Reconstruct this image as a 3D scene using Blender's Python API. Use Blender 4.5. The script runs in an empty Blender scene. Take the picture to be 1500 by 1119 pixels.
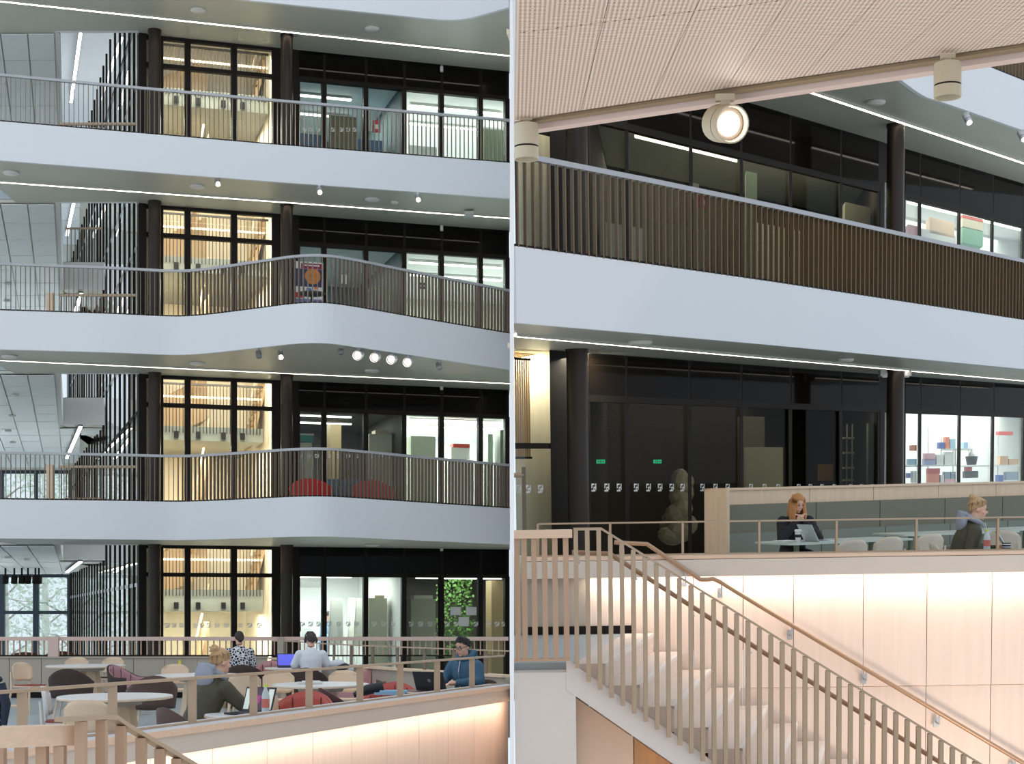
import bpy, bmesh, math, random
from mathutils import Vector, Matrix
rnd = random.Random(7)
F, H0, CX, E = 2400.0, 905.0, 750.0, 1.55      # focal length in px of a 1500 px wide frame, horizon row, optical axis column, eye height
SC = bpy.context.scene
COL = SC.collection
# ---------------- camera, world, sun, exposure
cam = bpy.data.cameras.new('camera'); cam.sensor_width = 36; cam.lens = F/1500*36
cam.shift_y = (H0-559.5)/1500; cam.clip_end = 500
camo = bpy.data.objects.new('camera', cam); COL.objects.link(camo)
camo.location = (0, 0, E); camo.rotation_euler = (math.pi/2, 0, 0)
SC.camera = camo
SC.view_settings.view_transform = 'Standard'; SC.view_settings.look = 'None'
SC.view_settings.gamma = 1; SC.view_settings.exposure = 0.0
w = bpy.data.worlds.new('world'); SC.world = w; w.use_nodes = True
w.node_tree.nodes['Background'].inputs[0].default_value = (0.735, 0.825, 0.93, 1)
w.node_tree.nodes['Background'].inputs[1].default_value = 1.12
sun = bpy.data.lights.new('sun', 'SUN'); sun.energy = 5; sun.angle = .02; sun.color = (.9, .96, 1)
suno = bpy.data.objects.new('sun', sun); COL.objects.link(suno)
suno.matrix_basis = Vector((-.35*.91, .94*.91, .41)).to_track_quat('Z', 'Y').to_matrix().to_4x4()
# ---------------- frames: the left hall is level; the right hall stands on its own ground, turned as one rigid body
TH, PH, ER = math.radians(5.11), -0.0143, 1.65
RR = Matrix.Rotation(PH, 3, 'Y') @ Matrix.Rotation(TH, 3, 'X')
M_R = Matrix.Translation((0, 0, E)) @ RR.to_4x4() @ Matrix.Translation((0, 0, -ER))
M_L = Matrix.Identity(4)
W = [M_L, 'L']
def ray(px, py):
    d = Vector(((px-CX)/F, 1, (H0-py)/F))
    if W[1] == 'R': return RR.transposed() @ d, ER
    return d, E
def PY(px, py, y):                   # point seen at a pixel, at depth y
    d, e = ray(px, py); t = y/d.y
    return Vector((d.x*t, y, e+d.z*t))
def PZ(px, py, z):                   # point seen at a pixel, at height z
    d, e = ray(px, py); t = (z-e)/d.z
    return Vector((d.x*t, d.y*t, z))
def PX0(px, py, x):
    d, e = ray(px, py); t = x/d.x
    return Vector((x, d.y*t, e+d.z*t))
# ---------------- materials
def lin(c):
    return tuple(((v/255)/12.92 if v/255 <= .04045 else ((v/255+.055)/1.055)**2.4) for v in c)+(1,)
MC = {}
def mat(name, c, rough=.6, metal=0., var=.06, scale=6., emit=0, stretch=None, bump=0., spec=.5, trans=0, alpha=1):
    if name in MC: return MC[name]
    m = bpy.data.materials.new(name); m.use_nodes = True; nt = m.node_tree; n = nt.nodes; l = nt.links
    p = n['Principled BSDF']; col = lin(c)
    p.inputs['Roughness'].default_value = rough; p.inputs['Metallic'].default_value = metal
    p.inputs['Specular IOR Level'].default_value = spec
    p.inputs['Base Color'].default_value = col
    if var > 0:
        tc = n.new('ShaderNodeTexCoord'); mp = n.new('ShaderNodeMapping'); nz = n.new('ShaderNodeTexNoise')
        mp.inputs['Scale'].default_value = stretch or (1, 1, 1)
        nz.inputs['Scale'].default_value = scale; nz.inputs['Detail'].default_value = 3
        mx = n.new('ShaderNodeMix'); mx.data_type = 'RGBA'
        mx.inputs[6].default_value = tuple(v*(1-var) for v in col[:3])+(1,)
        mx.inputs[7].default_value = tuple(min(1, v*(1+var)) for v in col[:3])+(1,)
        l.new(tc.outputs['Object'], mp.inputs[0]); l.new(mp.outputs[0], nz.inputs[0])
        l.new(nz.outputs[0], mx.inputs[0]); l.new(mx.outputs[2], p.inputs['Base Color'])
        if bump:
            b = n.new('ShaderNodeBump'); b.inputs['Strength'].default_value = bump; b.inputs['Distance'].default_value = .01
            l.new(nz.outputs[0], b.inputs['Height']); l.new(b.outputs[0], p.inputs['Normal'])
    if emit:
        p.inputs['Emission Color'].default_value = col; p.inputs['Emission Strength'].default_value = emit
    MC[name] = m; return m
def lamp_mat(name, c, s):
    if name in MC: return MC[name]
    m = bpy.data.materials.new(name); m.use_nodes = True; n = m.node_tree.nodes; n.remove(n['Principled BSDF'])
    e = n.new('ShaderNodeEmission'); e.inputs[0].default_value = lin(c); e.inputs[1].default_value = s
    m.node_tree.links.new(e.outputs[0], n['Material Output'].inputs[0]); MC[name] = m; return m
def glass_mat(name, tint, k=.06, g=1.0):
    m = bpy.data.materials.new(name); m.use_nodes = True; nt = m.node_tree; n = nt.nodes; n.remove(n['Principled BSDF'])
    t = n.new('ShaderNodeBsdfTransparent'); t.inputs[0].default_value = tint+(1,)
    s = n.new('ShaderNodeBsdfGlossy'); s.inputs['Roughness'].default_value = .01; s.inputs[0].default_value = (g, g, g, 1)
    f0 = n.new('ShaderNodeLayerWeight'); f0.inputs[0].default_value = .5
    f1 = n.new('ShaderNodeMath'); f1.operation = 'POWER'; f1.inputs[1].default_value = 4; nt.links.new(f0.outputs[1], f1.inputs[0])
    f = n.new('ShaderNodeMath'); f.operation = 'MULTIPLY_ADD'; f.inputs[1].default_value = .6; f.inputs[2].default_value = k*.4; nt.links.new(f1.outputs[0], f.inputs[0])
    mx = n.new('ShaderNodeMixShader')
    nt.links.new(f.outputs[0], mx.inputs[0]); nt.links.new(t.outputs[0], mx.inputs[1]); nt.links.new(s.outputs[0], mx.inputs[2])
    nt.links.new(mx.outputs[0], n['Material Output'].inputs[0]); MC[name] = m; return m
G = {
 'fascia': mat('white_fascia', (222,224,226), .75, var=.015, scale=1.5),
 'soffit': mat('grey_metal_soffit', (190,190,178), .42, .15, var=.04, scale=1.2),
 'panel': mat('pale_metal_ceiling_panel', (222,226,228), .42, .15, var=.05, scale=2),
 'floor': mat('grey_blue_screed', (168,180,184), .3, var=.08, scale=1.5),
 'gfloor': mat('dark_screed', (232,220,208), .6, var=.08, scale=1.0),  # floor colour paled on purpose, to bounce light up onto the soffits
 'bronze': mat('dark_bronze', (52,44,37), .38, .5, var=.1, scale=8),
 'black': mat('black_brown_frame', (30,25,21), .6, .0, var=.1, spec=.2),
 'spandrel': mat('black_spandrel_glass', (17,14,12), .05, 0, var=.03, spec=.13),
 'spandrelR': mat('brown_black_spandrel_glass', (22,17,13), .06, 0, var=.03, spec=.05),
 'baluster': mat('brown_baluster_metal', (126,110,94), .5, .3, var=.05, scale=20),
 'balusterR': mat('olive_baluster_metal', (118,98,72), .5, .2, var=.06, scale=20),
 'rail': mat('satin_steel_rail', (172,172,174), .4, .3, var=.04),
 'railb': mat('warm_bronze_rail', (182,158,132), .42, .3, var=.05),
 'wood': mat('pale_ash_wood', (226,198,168), .5, var=.14, scale=3, stretch=(6,6,.6)),
 'woodh': mat('pale_ash_wood_rail', (228,196,168), .5, var=.12, scale=4, stretch=(.5,8,8)),
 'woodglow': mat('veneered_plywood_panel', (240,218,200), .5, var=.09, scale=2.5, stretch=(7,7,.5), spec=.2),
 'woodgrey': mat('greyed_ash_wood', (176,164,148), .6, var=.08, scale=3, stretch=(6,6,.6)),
 'oak': mat('golden_oak', (186,142,96), .55, var=.22, scale=3, stretch=(8,8,.7)),
 'stairwood': mat('tan_stair_plywood', (178,148,110), .6, var=.12, scale=3, stretch=(5,5,.7)),
 'cream': mat('cream_plywood', (238,226,202), .7, var=.06, scale=2, stretch=(5,5,.5)),
 'plaster': mat('warm_white_plaster', (226,218,210), .8, var=.02),
 'white': mat('white_paint', (225,226,224), .7, var=.03),
 'cloudy': mat('pale_green_wall', (190,192,178), .7, var=.05),
 'teal': mat('teal_grey_wall', (70,96,98), .7, var=.08),
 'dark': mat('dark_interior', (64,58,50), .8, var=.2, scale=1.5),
 'concrete': mat('grey_green_concrete', (146,148,136), .8, var=.1, scale=2),
 'stone': mat('pale_terrazzo', (222,206,192), .7, var=.14, scale=60),
 'perf': None,
 'glass': glass_mat('clear_glass', (.94,.97,.95), .05, .8),
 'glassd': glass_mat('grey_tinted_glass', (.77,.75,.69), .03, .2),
 'strip': lamp_mat('strip_lamp', (255,240,226), 8.5),
 'warmled': lamp_mat('warm_led', (255,206,176), 2.2),
 'roomled': lamp_mat('room_lamp', (250,252,246), 5.0),
 'spotled': lamp_mat('spot_lamp', (255,246,236), 12.0),
 'whitepl': mat('white_plastic', (215,215,210), .4, var=.02),
 'steel': mat('brushed_steel', (190,190,190), .3, .8, var=.05),
}
def perf():
    m = mat('perforated_panel', (248,230,216), .6, 0, var=.02, scale=2); nt = m.node_tree; n = nt.nodes; l = nt.links
    p = n['Principled BSDF']; tc = n.new('ShaderNodeTexCoord')
    sx = n.new('ShaderNodeSeparateXYZ'); l.new(tc.outputs['Object'], sx.inputs[0])
    out = []
    for ax in (0, 1):
        a = n.new('ShaderNodeMath'); a.operation = 'MULTIPLY'; a.inputs[1].default_value = 62
        b = n.new('ShaderNodeMath'); b.operation = 'FRACT'
        c = n.new('ShaderNodeMath'); c.operation = 'SUBTRACT'; c.inputs[1].default_value = .5
        d = n.new('ShaderNodeMath'); d.operation = 'MULTIPLY'
        l.new(sx.outputs[ax], a.inputs[0]); l.new(a.outputs[0], b.inputs[0]); l.new(b.outputs[0], c.inputs[0]); l.new(c.outputs[0], d.inputs[0]); l.new(c.outputs[0], d.inputs[1])
        out.append(d)
    s = n.new('ShaderNodeMath'); s.operation = 'ADD'; l.new(out[0].outputs[0], s.inputs[0]); l.new(out[1].outputs[0], s.inputs[1])
    g = n.new('ShaderNodeMath'); g.operation = 'LESS_THAN'; g.inputs[1].default_value = .085; l.new(s.outputs[0], g.inputs[0])
    mx = n.new('ShaderNodeMix'); mx.data_type = 'RGBA'; l.new(g.outputs[0], mx.inputs[0])
    src = p.inputs['Base Color'].links[0].from_socket
    l.new(src, mx.inputs[6]); mx.inputs[7].default_value = lin((150,128,112)); l.new(mx.outputs[2], p.inputs['Base Color'])
    return m
G['perf'] = perf()
def cm(name, c, **k): return mat(name, c, **k)
# ---------------- mesh builder
class MB:
    def __init__(s): s.v = []; s.f = []
    def quad(s, pts):
        i = len(s.v); s.v += [Vector(p) for p in pts]; s.f.append(tuple(range(i, i+len(pts)))); return s
    def hexa(s, b, t):                      # bottom four, top four corners
        i = len(s.v); s.v += [Vector(p) for p in list(b)+list(t)]
        for q in ((3,2,1,0),(4,5,6,7),(0,1,5,4),(1,2,6,5),(2,3,7,6),(3,0,4,7)): s.f.append(tuple(i+k for k in q))
        return s
    def box(s, c, d, rz=0, mtx=None):
        x, y, z = d[0]/2, d[1]/2, d[2]/2; c = Vector(c); R = Matrix.Rotation(rz, 3, 'Z') if mtx is None else mtx
        p = [c+R@Vector(q) for q in ((-x,-y,-z),(x,-y,-z),(x,y,-z),(-x,y,-z),(-x,-y,z),(x,-y,z),(x,y,z),(-x,y,z))]
        return s.hexa(p[:4], p[4:])
    def rbox(s, c, d, r=.02, rz=0, n=3):    # box with rounded vertical edges
        x, y, z = d[0]/2-r, d[1]/2-r, d[2]/2; out = []
        for k, (sx, sy) in enumerate(((1,1),(-1,1),(-1,-1),(1,-1))):
            for j in range(n+1):
                a = math.pi/2*(k+j/n); out.append((sx*x+r*math.cos(a), sy*y+r*math.sin(a)))
        R = Matrix.Rotation(rz, 2); c = Vector(c)
        return s.prism([tuple(Vector(c[:2])+R@Vector(o)) for o in out], c.z-z, c.z+z)
    def prism(s, poly, z0, z1):
        n = len(poly); i = len(s.v)
        s.v += [Vector((p[0], p[1], z0)) for p in poly]+[Vector((p[0], p[1], z1)) for p in poly]
        s.f.append(tuple(i+k for k in reversed(range(n)))); s.f.append(tuple(i+n+k for k in range(n)))
        for k in range(n): s.f.append((i+k, i+(k+1) % n, i+n+(k+1) % n, i+n+k))
        return s
    def lathe(s, c, prof, n=16, sy=1.0, axis=None):
        c = Vector(c); i = len(s.v); R = axis or Matrix.Identity(3)
        for r, z in prof:
            for k in range(n):
                a = 2*math.pi*k/n; s.v.append(c+R@Vector((r*math.cos(a), r*sy*math.sin(a), z)))
        m = len(prof)
        for j in range(m-1):
            for k in range(n): s.f.append((i+j*n+k, i+j*n+(k+1) % n, i+(j+1)*n+(k+1) % n, i+(j+1)*n+k))
        s.f.append(tuple(i+k for k in reversed(range(n)))); s.f.append(tuple(i+(m-1)*n+k for k in range(n)))
        return s
    def tube(s, pts, r, n=8, cap=True):
        pts = [Vector(p) for p in pts]; i = len(s.v); m = len(pts)
        for j, p in enumerate(pts):
            t = (pts[min(j+1, m-1)]-pts[max(j-1, 0)]).normalized()
            up = Vector((0,0,1)) if abs(t.z) < .95 else Vector((1,0,0))
            a = t.cross(up).normalized(); b = a.cross(t); rr = r[j] if isinstance(r, (list, tuple)) else r
            for k in range(n):
                q = 2*math.pi*k/n; s.v.append(p+(a*math.cos(q)+b*math.sin(q))*rr)
        for j in range(m-1):
            for k in range(n): s.f.append((i+j*n+k, i+j*n+(k+1) % n, i+(j+1)*n+(k+1) % n, i+(j+1)*n+k))
        if cap: s.f.append(tuple(i+k for k in reversed(range(n)))); s.f.append(tuple(i+(m-1)*n+k for k in range(n)))
        return s
    def sweep(s, pts, w, h):                # rectangular bar along a path; w across, h up
        pts = [Vector(p) for p in pts]; i = len(s.v); m = len(pts)
        for j, p in enumerate(pts):
            t = pts[min(j+1, m-1)]-pts[max(j-1, 0)]; a = Vector((t.y, -t.x, 0)).normalized()*w/2; u = Vector((0,0,h/2))
            s.v += [p-a-u, p+a-u, p+a+u, p-a+u]
        for j in range(m-1):
            for k in range(4): s.f.append((i+j*4+k, i+j*4+(k+1) % 4, i+(j+1)*4+(k+1) % 4, i+(j+1)*4+k))
        s.f.append((i+3,i+2,i+1,i)); q = i+(m-1)*4; s.f.append((q,q+1,q+2,q+3)); return s
    def ball(s, c, r, n=12, m=8, R=None):
        c = Vector(c); r = Vector(r) if not isinstance(r, (int, float)) else Vector((r,r,r)); i = len(s.v); R = R or Matrix.Identity(3)
        for j in range(m+1):
            t = math.pi*j/m
            for k in range(n):
                a = 2*math.pi*k/n; s.v.append(c+R@Vector((r.x*math.sin(t)*math.cos(a), r.y*math.sin(t)*math.sin(a), r.z*math.cos(t))))
        for j in range(m):
            for k in range(n): s.f.append((i+j*n+k, i+(j+1)*n+k, i+(j+1)*n+(k+1) % n, i+j*n+(k+1) % n))
        return s
    def grid(s, rows, thick=0):
        i = len(s.v); n = len(rows[0]); m = len(rows)
        for r in rows: s.v += [Vector(p) for p in r]
        for j in range(m-1):
            for k in range(n-1): s.f.append((i+j*n+k, i+j*n+k+1, i+(j+1)*n+k+1, i+(j+1)*n+k))
        return s
    def mesh(s, name, m, off=Vector((0,0,0)), smooth=False, mm=None):
        me = bpy.data.meshes.new(name); v = [(mm@p if mm else p-off) for p in s.v]
        me.from_pydata([tuple(p) for p in v], [], s.f); me.materials.append(m)
        bm = bmesh.new(); bm.from_mesh(me); bmesh.ops.remove_doubles(bm, verts=bm.verts, dist=1e-5)
        bmesh.ops.recalc_face_normals(bm, faces=bm.faces); bm.to_mesh(me); bm.free()
        if smooth:
            for p in me.polygons: p.use_smooth = True
            try: me.set_sharp_from_angle(angle=math.radians(40))
            except Exception: pass
        return me
ORG = {}
def tag(o, label=None, cat=None, group=None, kind=None):
    if label: o['label'] = label
    if cat: o['category'] = cat
    if group: o['group'] = group
    if kind: o['kind'] = kind
    return o
def root(name, label=None, cat=None, loc=(0,0,0), rz=0, group=None, kind=None):
    o = bpy.data.objects.new(name, None); o.empty_display_size = .1; COL.objects.link(o)
    o.matrix_basis = W[0] @ Matrix.Translation(loc) @ Matrix.Rotation(rz, 4, 'Z'); ORG[o] = Vector(loc)
    return tag(o, label, cat, group, kind)
def part(name, mb, m, parent, local=False, smooth=False, label=None, kind=None, at=None):
    # local: the mesh is in the parent's own coordinates; otherwise in hall coordinates
    me = mb if isinstance(mb, bpy.types.Mesh) else None
    o0 = ORG.get(parent, Vector((0,0,0)))
    off = at if at is not None else Vector((0,0,0))
    if me is None: me = mb.mesh(name, m, Vector((0,0,0)) if local else o0+Vector(off), smooth)
    o = bpy.data.objects.new(name, me); COL.objects.link(o); o.parent = parent; o.location = off
    ORG[o] = Vector(off) + (Vector((0,0,0)) if local else o0)
    if label: o['label'] = label
    if kind: o['kind'] = kind
    return o
def single(name, mb, m, label=None, cat=None, group=None, kind=None, smooth=False):
    xs = [p.x for p in mb.v]; ys = [p.y for p in mb.v]; zs = [p.z for p in mb.v]
    off = Vector(((min(xs)+max(xs))/2, (min(ys)+max(ys))/2, min(zs)))
    o = bpy.data.objects.new(name, mb.mesh(name, m, off, smooth)); COL.objects.link(o)
    o.matrix_basis = W[0] @ Matrix.Translation(off); ORG[o] = off
    return tag(o, label, cat, group, kind)
def dup(r, loc, rz=0, label=None, sc=None):
    def cp(o, par):
        c = o.copy(); COL.objects.link(c)
        if par: c.parent = par
        for ch in [x for x in KIDS(o)]: cp(ch, c)
        return c
    c = cp(r, None); c.matrix_basis = W[0] @ Matrix.Translation(loc) @ Matrix.Rotation(rz, 4, 'Z') @ (Matrix.Diagonal((sc[0], sc[1], sc[2], 1)) if sc else Matrix.Identity(4))
    ORG[c] = Vector(loc)
    if label: c['label'] = label
    return c
def KIDS(o): return [x for x in bpy.data.objects if x.parent == o]
def area(name, loc, size, energy, col=(1,1,1), tgt=None, label=None):
    l = bpy.data.lights.new(name, 'AREA'); l.shape = 'RECTANGLE'; l.size = size[0]; l.size_y = size[1]; l.energy = energy; l.color = col
    o = bpy.data.objects.new(name, l); COL.objects.link(o)
    rot = Matrix.Identity(4)
    if tgt is not None: rot = (Vector(tgt)-Vector(loc)).to_track_quat('-Z', 'Y').to_matrix().to_4x4()
    o.matrix_basis = W[0] @ Matrix.Translation(loc) @ rot; return o
def resample(pts, n):
    # Catmull-Rom through pts, n samples per span
    out = []; P = [Vector(p) for p in pts]
    for i in range(len(P)-1):
        a = P[max(i-1, 0)]; b = P[i]; c = P[i+1]; d = P[min(i+2, len(P)-1)]
        for k in range(n):
            t = k/n; out.append(.5*((2*b)+(c-a)*t+(2*a-5*b+4*c-d)*t*t+(-a+3*b-3*c+d)*t**3))
    return out+[P[-1]]
def walk(pts, step):
    out = []; acc = step*.5
    for a, b in zip(pts, pts[1:]):
        L = (b-a).length; t = (b-a)/L if L else Vector((1,0,0)); d = acc
        while d < L: out.append((a+t*d, math.atan2(t.y, t.x))); d += step
        acc = d-L
    return out
class Fac:                                   # a straight glazed front seen in plan; v runs away from the camera
    def __init__(s, a, b, n=None):
        s.a = Vector(a[:2]); s.b = Vector(b[:2]); s.t = (s.b-s.a).normalized(); s.n = Vector(n) if n else Vector((-s.t.y, s.t.x)); s.ang = math.atan2(s.t.y, s.t.x)
    def u(s, px, v=0, py=600):
        d, e = ray(px, py); o = s.a+s.n*v; dx, dy = d.x, d.y
        # o + t*u crosses the ray (dx,dy)*k
        den = s.t.x*dy-s.t.y*dx
        return (o.y*dx-o.x*dy)/den
    def P(s, u, v, z):
        q = s.a+s.t*u+s.n*v; return Vector((q.x, q.y, z))
    def at(s, px, v, z, py=600): return s.P(s.u(px, v, py), v, z)
    def bx(s, mb, u0, u1, v0, v1, z0, z1):
        b = [s.P(u0,v0,z0), s.P(u1,v0,z0), s.P(u1,v1,z0), s.P(u0,v1,z0)]
        return mb.hexa(b, [p+Vector((0,0,z1-z0)) for p in b])
# ================= shared builders
def balustrade(label, path, zb, zr, step, m_bar, m_rail, bw=.012, bd=.065, rw=.07, rh=.05, name='balustrade', tilt=0):
    path = [Vector((p.x, p.y, 0)) for p in path]; c = path[len(path)//2]
    r = root(name, label, 'railing', (c.x, c.y, zb))
    part('handrail', MB().sweep([p+Vector((0,0,zr-rh/2)) for p in path], rw, rh), m_rail, r)
    part('bottom_rail', MB().sweep([p+Vector((0,0,zb+.015)) for p in path], .05, .03), G['black'], r)
    h = zr-rh-zb
    bar = MB().box((0,0,h/2), (bw,bd,h)).mesh('baluster', m_bar)
    for p, a in walk(path, step)[:300]:
        o = part('baluster', bar, m_bar, r, at=(p.x-c.x, p.y-c.y, 0)); o.rotation_euler.z = a+tilt
    return r
def facade(fac, pxs, zb, zt, zc, n, label, glass, py=600, mw=.11, spandrel=True, dark=None):
    us = [fac.u(p, 0, py) for p in pxs]; c = fac.P((us[0]+us[-1])/2, 0, zb)
    r = root('window_%d' % n, label, None, c, kind='structure')
    mb = MB
    for i in range(len(us)-1):
        u0, u1 = us[i]+mw/2, us[i+1]-mw/2
        part('pane', fac.bx(MB(), u0, u1, .04, .055, zb+.03, zt-.04), glass, r)
        if spandrel: part('spandrel_panel', fac.bx(MB(), us[i]+.03, us[i+1]-.03, -.03, .04, zt+.05, zc-.01), G['spandrel' if W[1] == 'L' else 'spandrelR'], r)
        elif zc-zt > .2: part('pane', fac.bx(MB(), u0, u1, .04, .055, zt+.04, zc-.05), glass, r)
    for i, u in enumerate(us):
        part('mullion', fac.bx(MB(), u-mw/2, u+mw/2, -.02, .14, zb, zt if spandrel else zc), G['black'], r)
        if spandrel: part('spandrel_joint', fac.bx(MB(), u-.04, u+.04, -.025, .12, zt, zc), G['black'], r)
    part('transom', fac.bx(MB(), us[0], us[-1], -.04, .1, zt-.04, zt+.05), G['black'], r)
    part('head_frame', fac.bx(MB(), us[0], us[-1], -.03, .1, zc-.07, zc), G['black'], r)
    part('sill_frame', fac.bx(MB(), us[0], us[-1], -.03, .1, zb, zb+.03), G['black'], r)
    return r
def column(p, z0, z1, label, r=.135):
    t = root('column', label, 'column', (p.x, p.y, z0))
    part('shaft', MB().lathe((0,0,0), [(r,0),(r,z1-z0)], 24), G['bronze'], t, local=True, smooth=True)
    part('top_collar', MB().lathe((0,0,z1-z0-.05), [(r+.012,0),(r+.012,.05)], 24), G['bronze'], t, local=True, smooth=True)
def shell(fac, u0, u1, v1, z0, z1, n, mw_, mc, mf, watts, col=(1,1,1), lab='', side=True, v0=.15, pxr=None):
    ur = u1 if pxr is None else fac.u(pxr, v1)
    def slab_(za, zb): 
        b = [fac.P(u0,v0,za), fac.P(u1,v0,za), fac.P(ur,v1+.1,za), fac.P(u0,v1+.1,za)]
        return MB().hexa(b, [p+Vector((0,0,zb-za)) for p in b])
    single('wall_back', fac.bx(MB(), u0, ur, v1, v1+.1, z0, z1), mw_, 'back wall of '+lab, kind='structure')
    if side:
        single('wall_left', fac.bx(MB(), u0-.08, u0, v0, v1, z0, z1), mw_, 'left wall of '+lab, kind='structure')
        if pxr is None: single('wall_right', fac.bx(MB(), u1, u1+.08, v0, v1, z0, z1), mw_, 'right wall of '+lab, kind='structure')
    single('ceiling', slab_(z1, z1+.08), mc, 'ceiling of '+lab, kind='structure')
    single('floor', slab_(z0-.08, z0), mf, 'floor of '+lab, kind='structure')
    if watts:
        p = fac.P((u0+(u1+ur)/2)/2, (v1+v0)/2, z1-.06)
        a = area('room_light', p, ((u1-u0)*.7, (v1-v0)*.6), watts, col); 
        a.matrix_basis = W[0] @ Matrix.Translation(p) @ Matrix.Rotation(fac.ang, 4, 'Z')
def striplight(label, a, b, w=.07):
    d = b-a; L = math.hypot(d.x, d.y); c = (a+b)/2
    t = root('strip_light', label, 'light', (c.x, c.y, a.z-.02), math.atan2(d.y, d.x))
    part('diffuser', MB().box((0,0,0), (L,w,.02)), G['strip'], t, local=True)
    part('frame', MB().box((0,w/2+.01,.005), (L,.02,.03)).box((0,-w/2-.01,.005), (L,.02,.03)), G['soffit'], t, local=True)
# ================= LEFT HALL
W[:] = [M_L, 'L']
HC = [1.62+E, 5.40+E, 9.18+E, 12.95+E]; FT = .74
def facZ(px): return 37.1/(1-(px-373)/8180)
fl = [((px-CX)/F*facZ(px), facZ(px)) for px in (203, 747)]
FL = Fac(fl[0], fl[1])
def curve(pts): return [Vector(((px-CX)/F*z, z, 0)) for px, z in pts]
bulge = resample(curve([(-60,32.55),(0,32.8),(150,33.15),(240,33.45),(275,33.45),(315,33.2),(380,32.6),(430,32.15),(470,32.05),(510,32.35),(585,33.3),(660,34.3),(746.7,35.5)]), 4)
bulge[-1].x = -.012*35.5/8
flat3 = curve([(-60,32.5),(0,32.8),(373,34.3),(746.7,35.8)])
top4 = [PZ(px, py, HC[3]) for px, py in ((-60,-20),(200,-17),(370,0),(560,19),(620,25.5),(656,28),(690,25),(746.7,9))]
top4 = resample([Vector((p.x,p.y,0)) for p in top4], 3)
edges = [bulge, bulge, flat3, top4]
RW0 = Vector((-8.25, 36.4, 0)); RW1 = Vector((-16.2, 60, 0))      # receding curtain wall
HX0, HX1 = -10.05, -12.6                                            # side edge of the well
names = ['first', 'second', 'third', 'fourth']
for k in range(4):
    z = HC[k]; e = edges[k]
    front = [(p.x, p.y) for p in e]
    fa = FL.at(746.7, .1, 0); fb = FL.at(203, .1, 0)
    def plates(z0, z1):
        mb = MB()
        mb.prism(front+[(fa.x, fa.y), (fb.x, fb.y), (fb.x-.02, 36.2), (front[0][0], 36.2)], z0, z1)
        mb.prism([(-20, 36.2), (HX0, 36.2), (HX1, 45.8), (HX1, 60), (-20, 60)], z0, z1)
        mb.prism([(HX1, 45.8), (-11.35, 45.8), (-16.1, 60), (HX1, 60)] if False else [(HX1, 45.8), (-11.4, 45.8), (-13.2, 51), (-16.1, 60), (-16.2, 60.0), (HX1, 60)][:3]+[(HX1, 51)], z0, z1)
        return mb
    single('ceiling', plates(z, z+.06), G['soffit'], 'grey metal soffit under the %s white gallery of the left hall' % names[k], kind='structure')
    single('floor', plates(z+.07, z+FT-.01), G['floor'], 'gallery floor slab above the %s soffit of the left hall' % names[k], kind='structure')
    # fascia ribbon
    fz = MB().sweep([Vector((p.x, p.y, z+FT/2-.01)) for p in e], .08, FT+.04)
    single('trim_%d' % (k+1), fz, G['fascia'], 'white curved fascia band of the %s gallery in the left hall' % names[k], kind='structure')
    we = MB().sweep([(HX0, 36.2, z+FT/2), (HX1, 45.8, z+FT/2)], .1, FT+.02)
    we.sweep([(HX0, 36.2, z+FT/2), (RW0.x, 36.2, z+FT/2)], .08, FT+.02)
    we.sweep([(HX1, 45.8, z+FT/2), (-11.4, 45.8, z+FT/2)], .08, FT+.02)
    single('trim_%d' % (k+5), we, G['fascia'], 'white edge of the stair well in the %s slab' % names[k], kind='structure')
    # ceiling panels of the left wing
    cp = root('ceiling_panels', 'pale metal panel ceiling of the far left wing over %s storey' % ['ground','second','third','top'][k], None, (-14, 48, z-.03), kind='structure')
    y = 36.25; row = 0
    pm = MB().hexa([(-.285,-.83,-.01),(.285,-.83,-.01),(.285-.442,.83,-.01),(-.285-.442,.83,-.01)],[(-.285,-.83,.01),(.285,-.83,.01),(.285-.442,.83,.01),(-.285-.442,.83,.01)]).mesh('ceiling_panel', G['panel'])
    while y < 58:
        xr = HX0-.266*(y-36.2)-.36
        for j in range(-6, 14):
            x = xr-j*.6
            if j < 0 and (y < 45.9 or x+.3 > -11.3-.337*(y-45.8)): continue
            if x/(y+1.7)*F+CX < -25: break
            o = part('ceiling_panel', pm, G['panel'], cp, at=(x+14, y+.85-48, rnd.uniform(-.004,.004)))
            o.rotation_euler = (rnd.uniform(-.003,.003), rnd.uniform(-.008,.008), 0)
        y += 1.7; row += 1
    # light strip
    ys = [(0,0,746.5,80), (0,265,746.5,318), (0,526,746.5,560)]
    if k == 3: s = ys[0]
    elif k == 2: s = ys[1]
    elif k == 1: s = ys[2]
    if k: striplight('long thin light strip in the %s soffit of the left hall' % names[k], PZ(-50, s[1]-50*(s[3]-s[1])/746, z), PZ(s[2], s[3], z))
# roof above the well
single('ceiling', MB().box((-14,48,18.35), (24,26,.1)), G['panel'], 'blue lit roof ceiling over the stair well', kind='structure')
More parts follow.
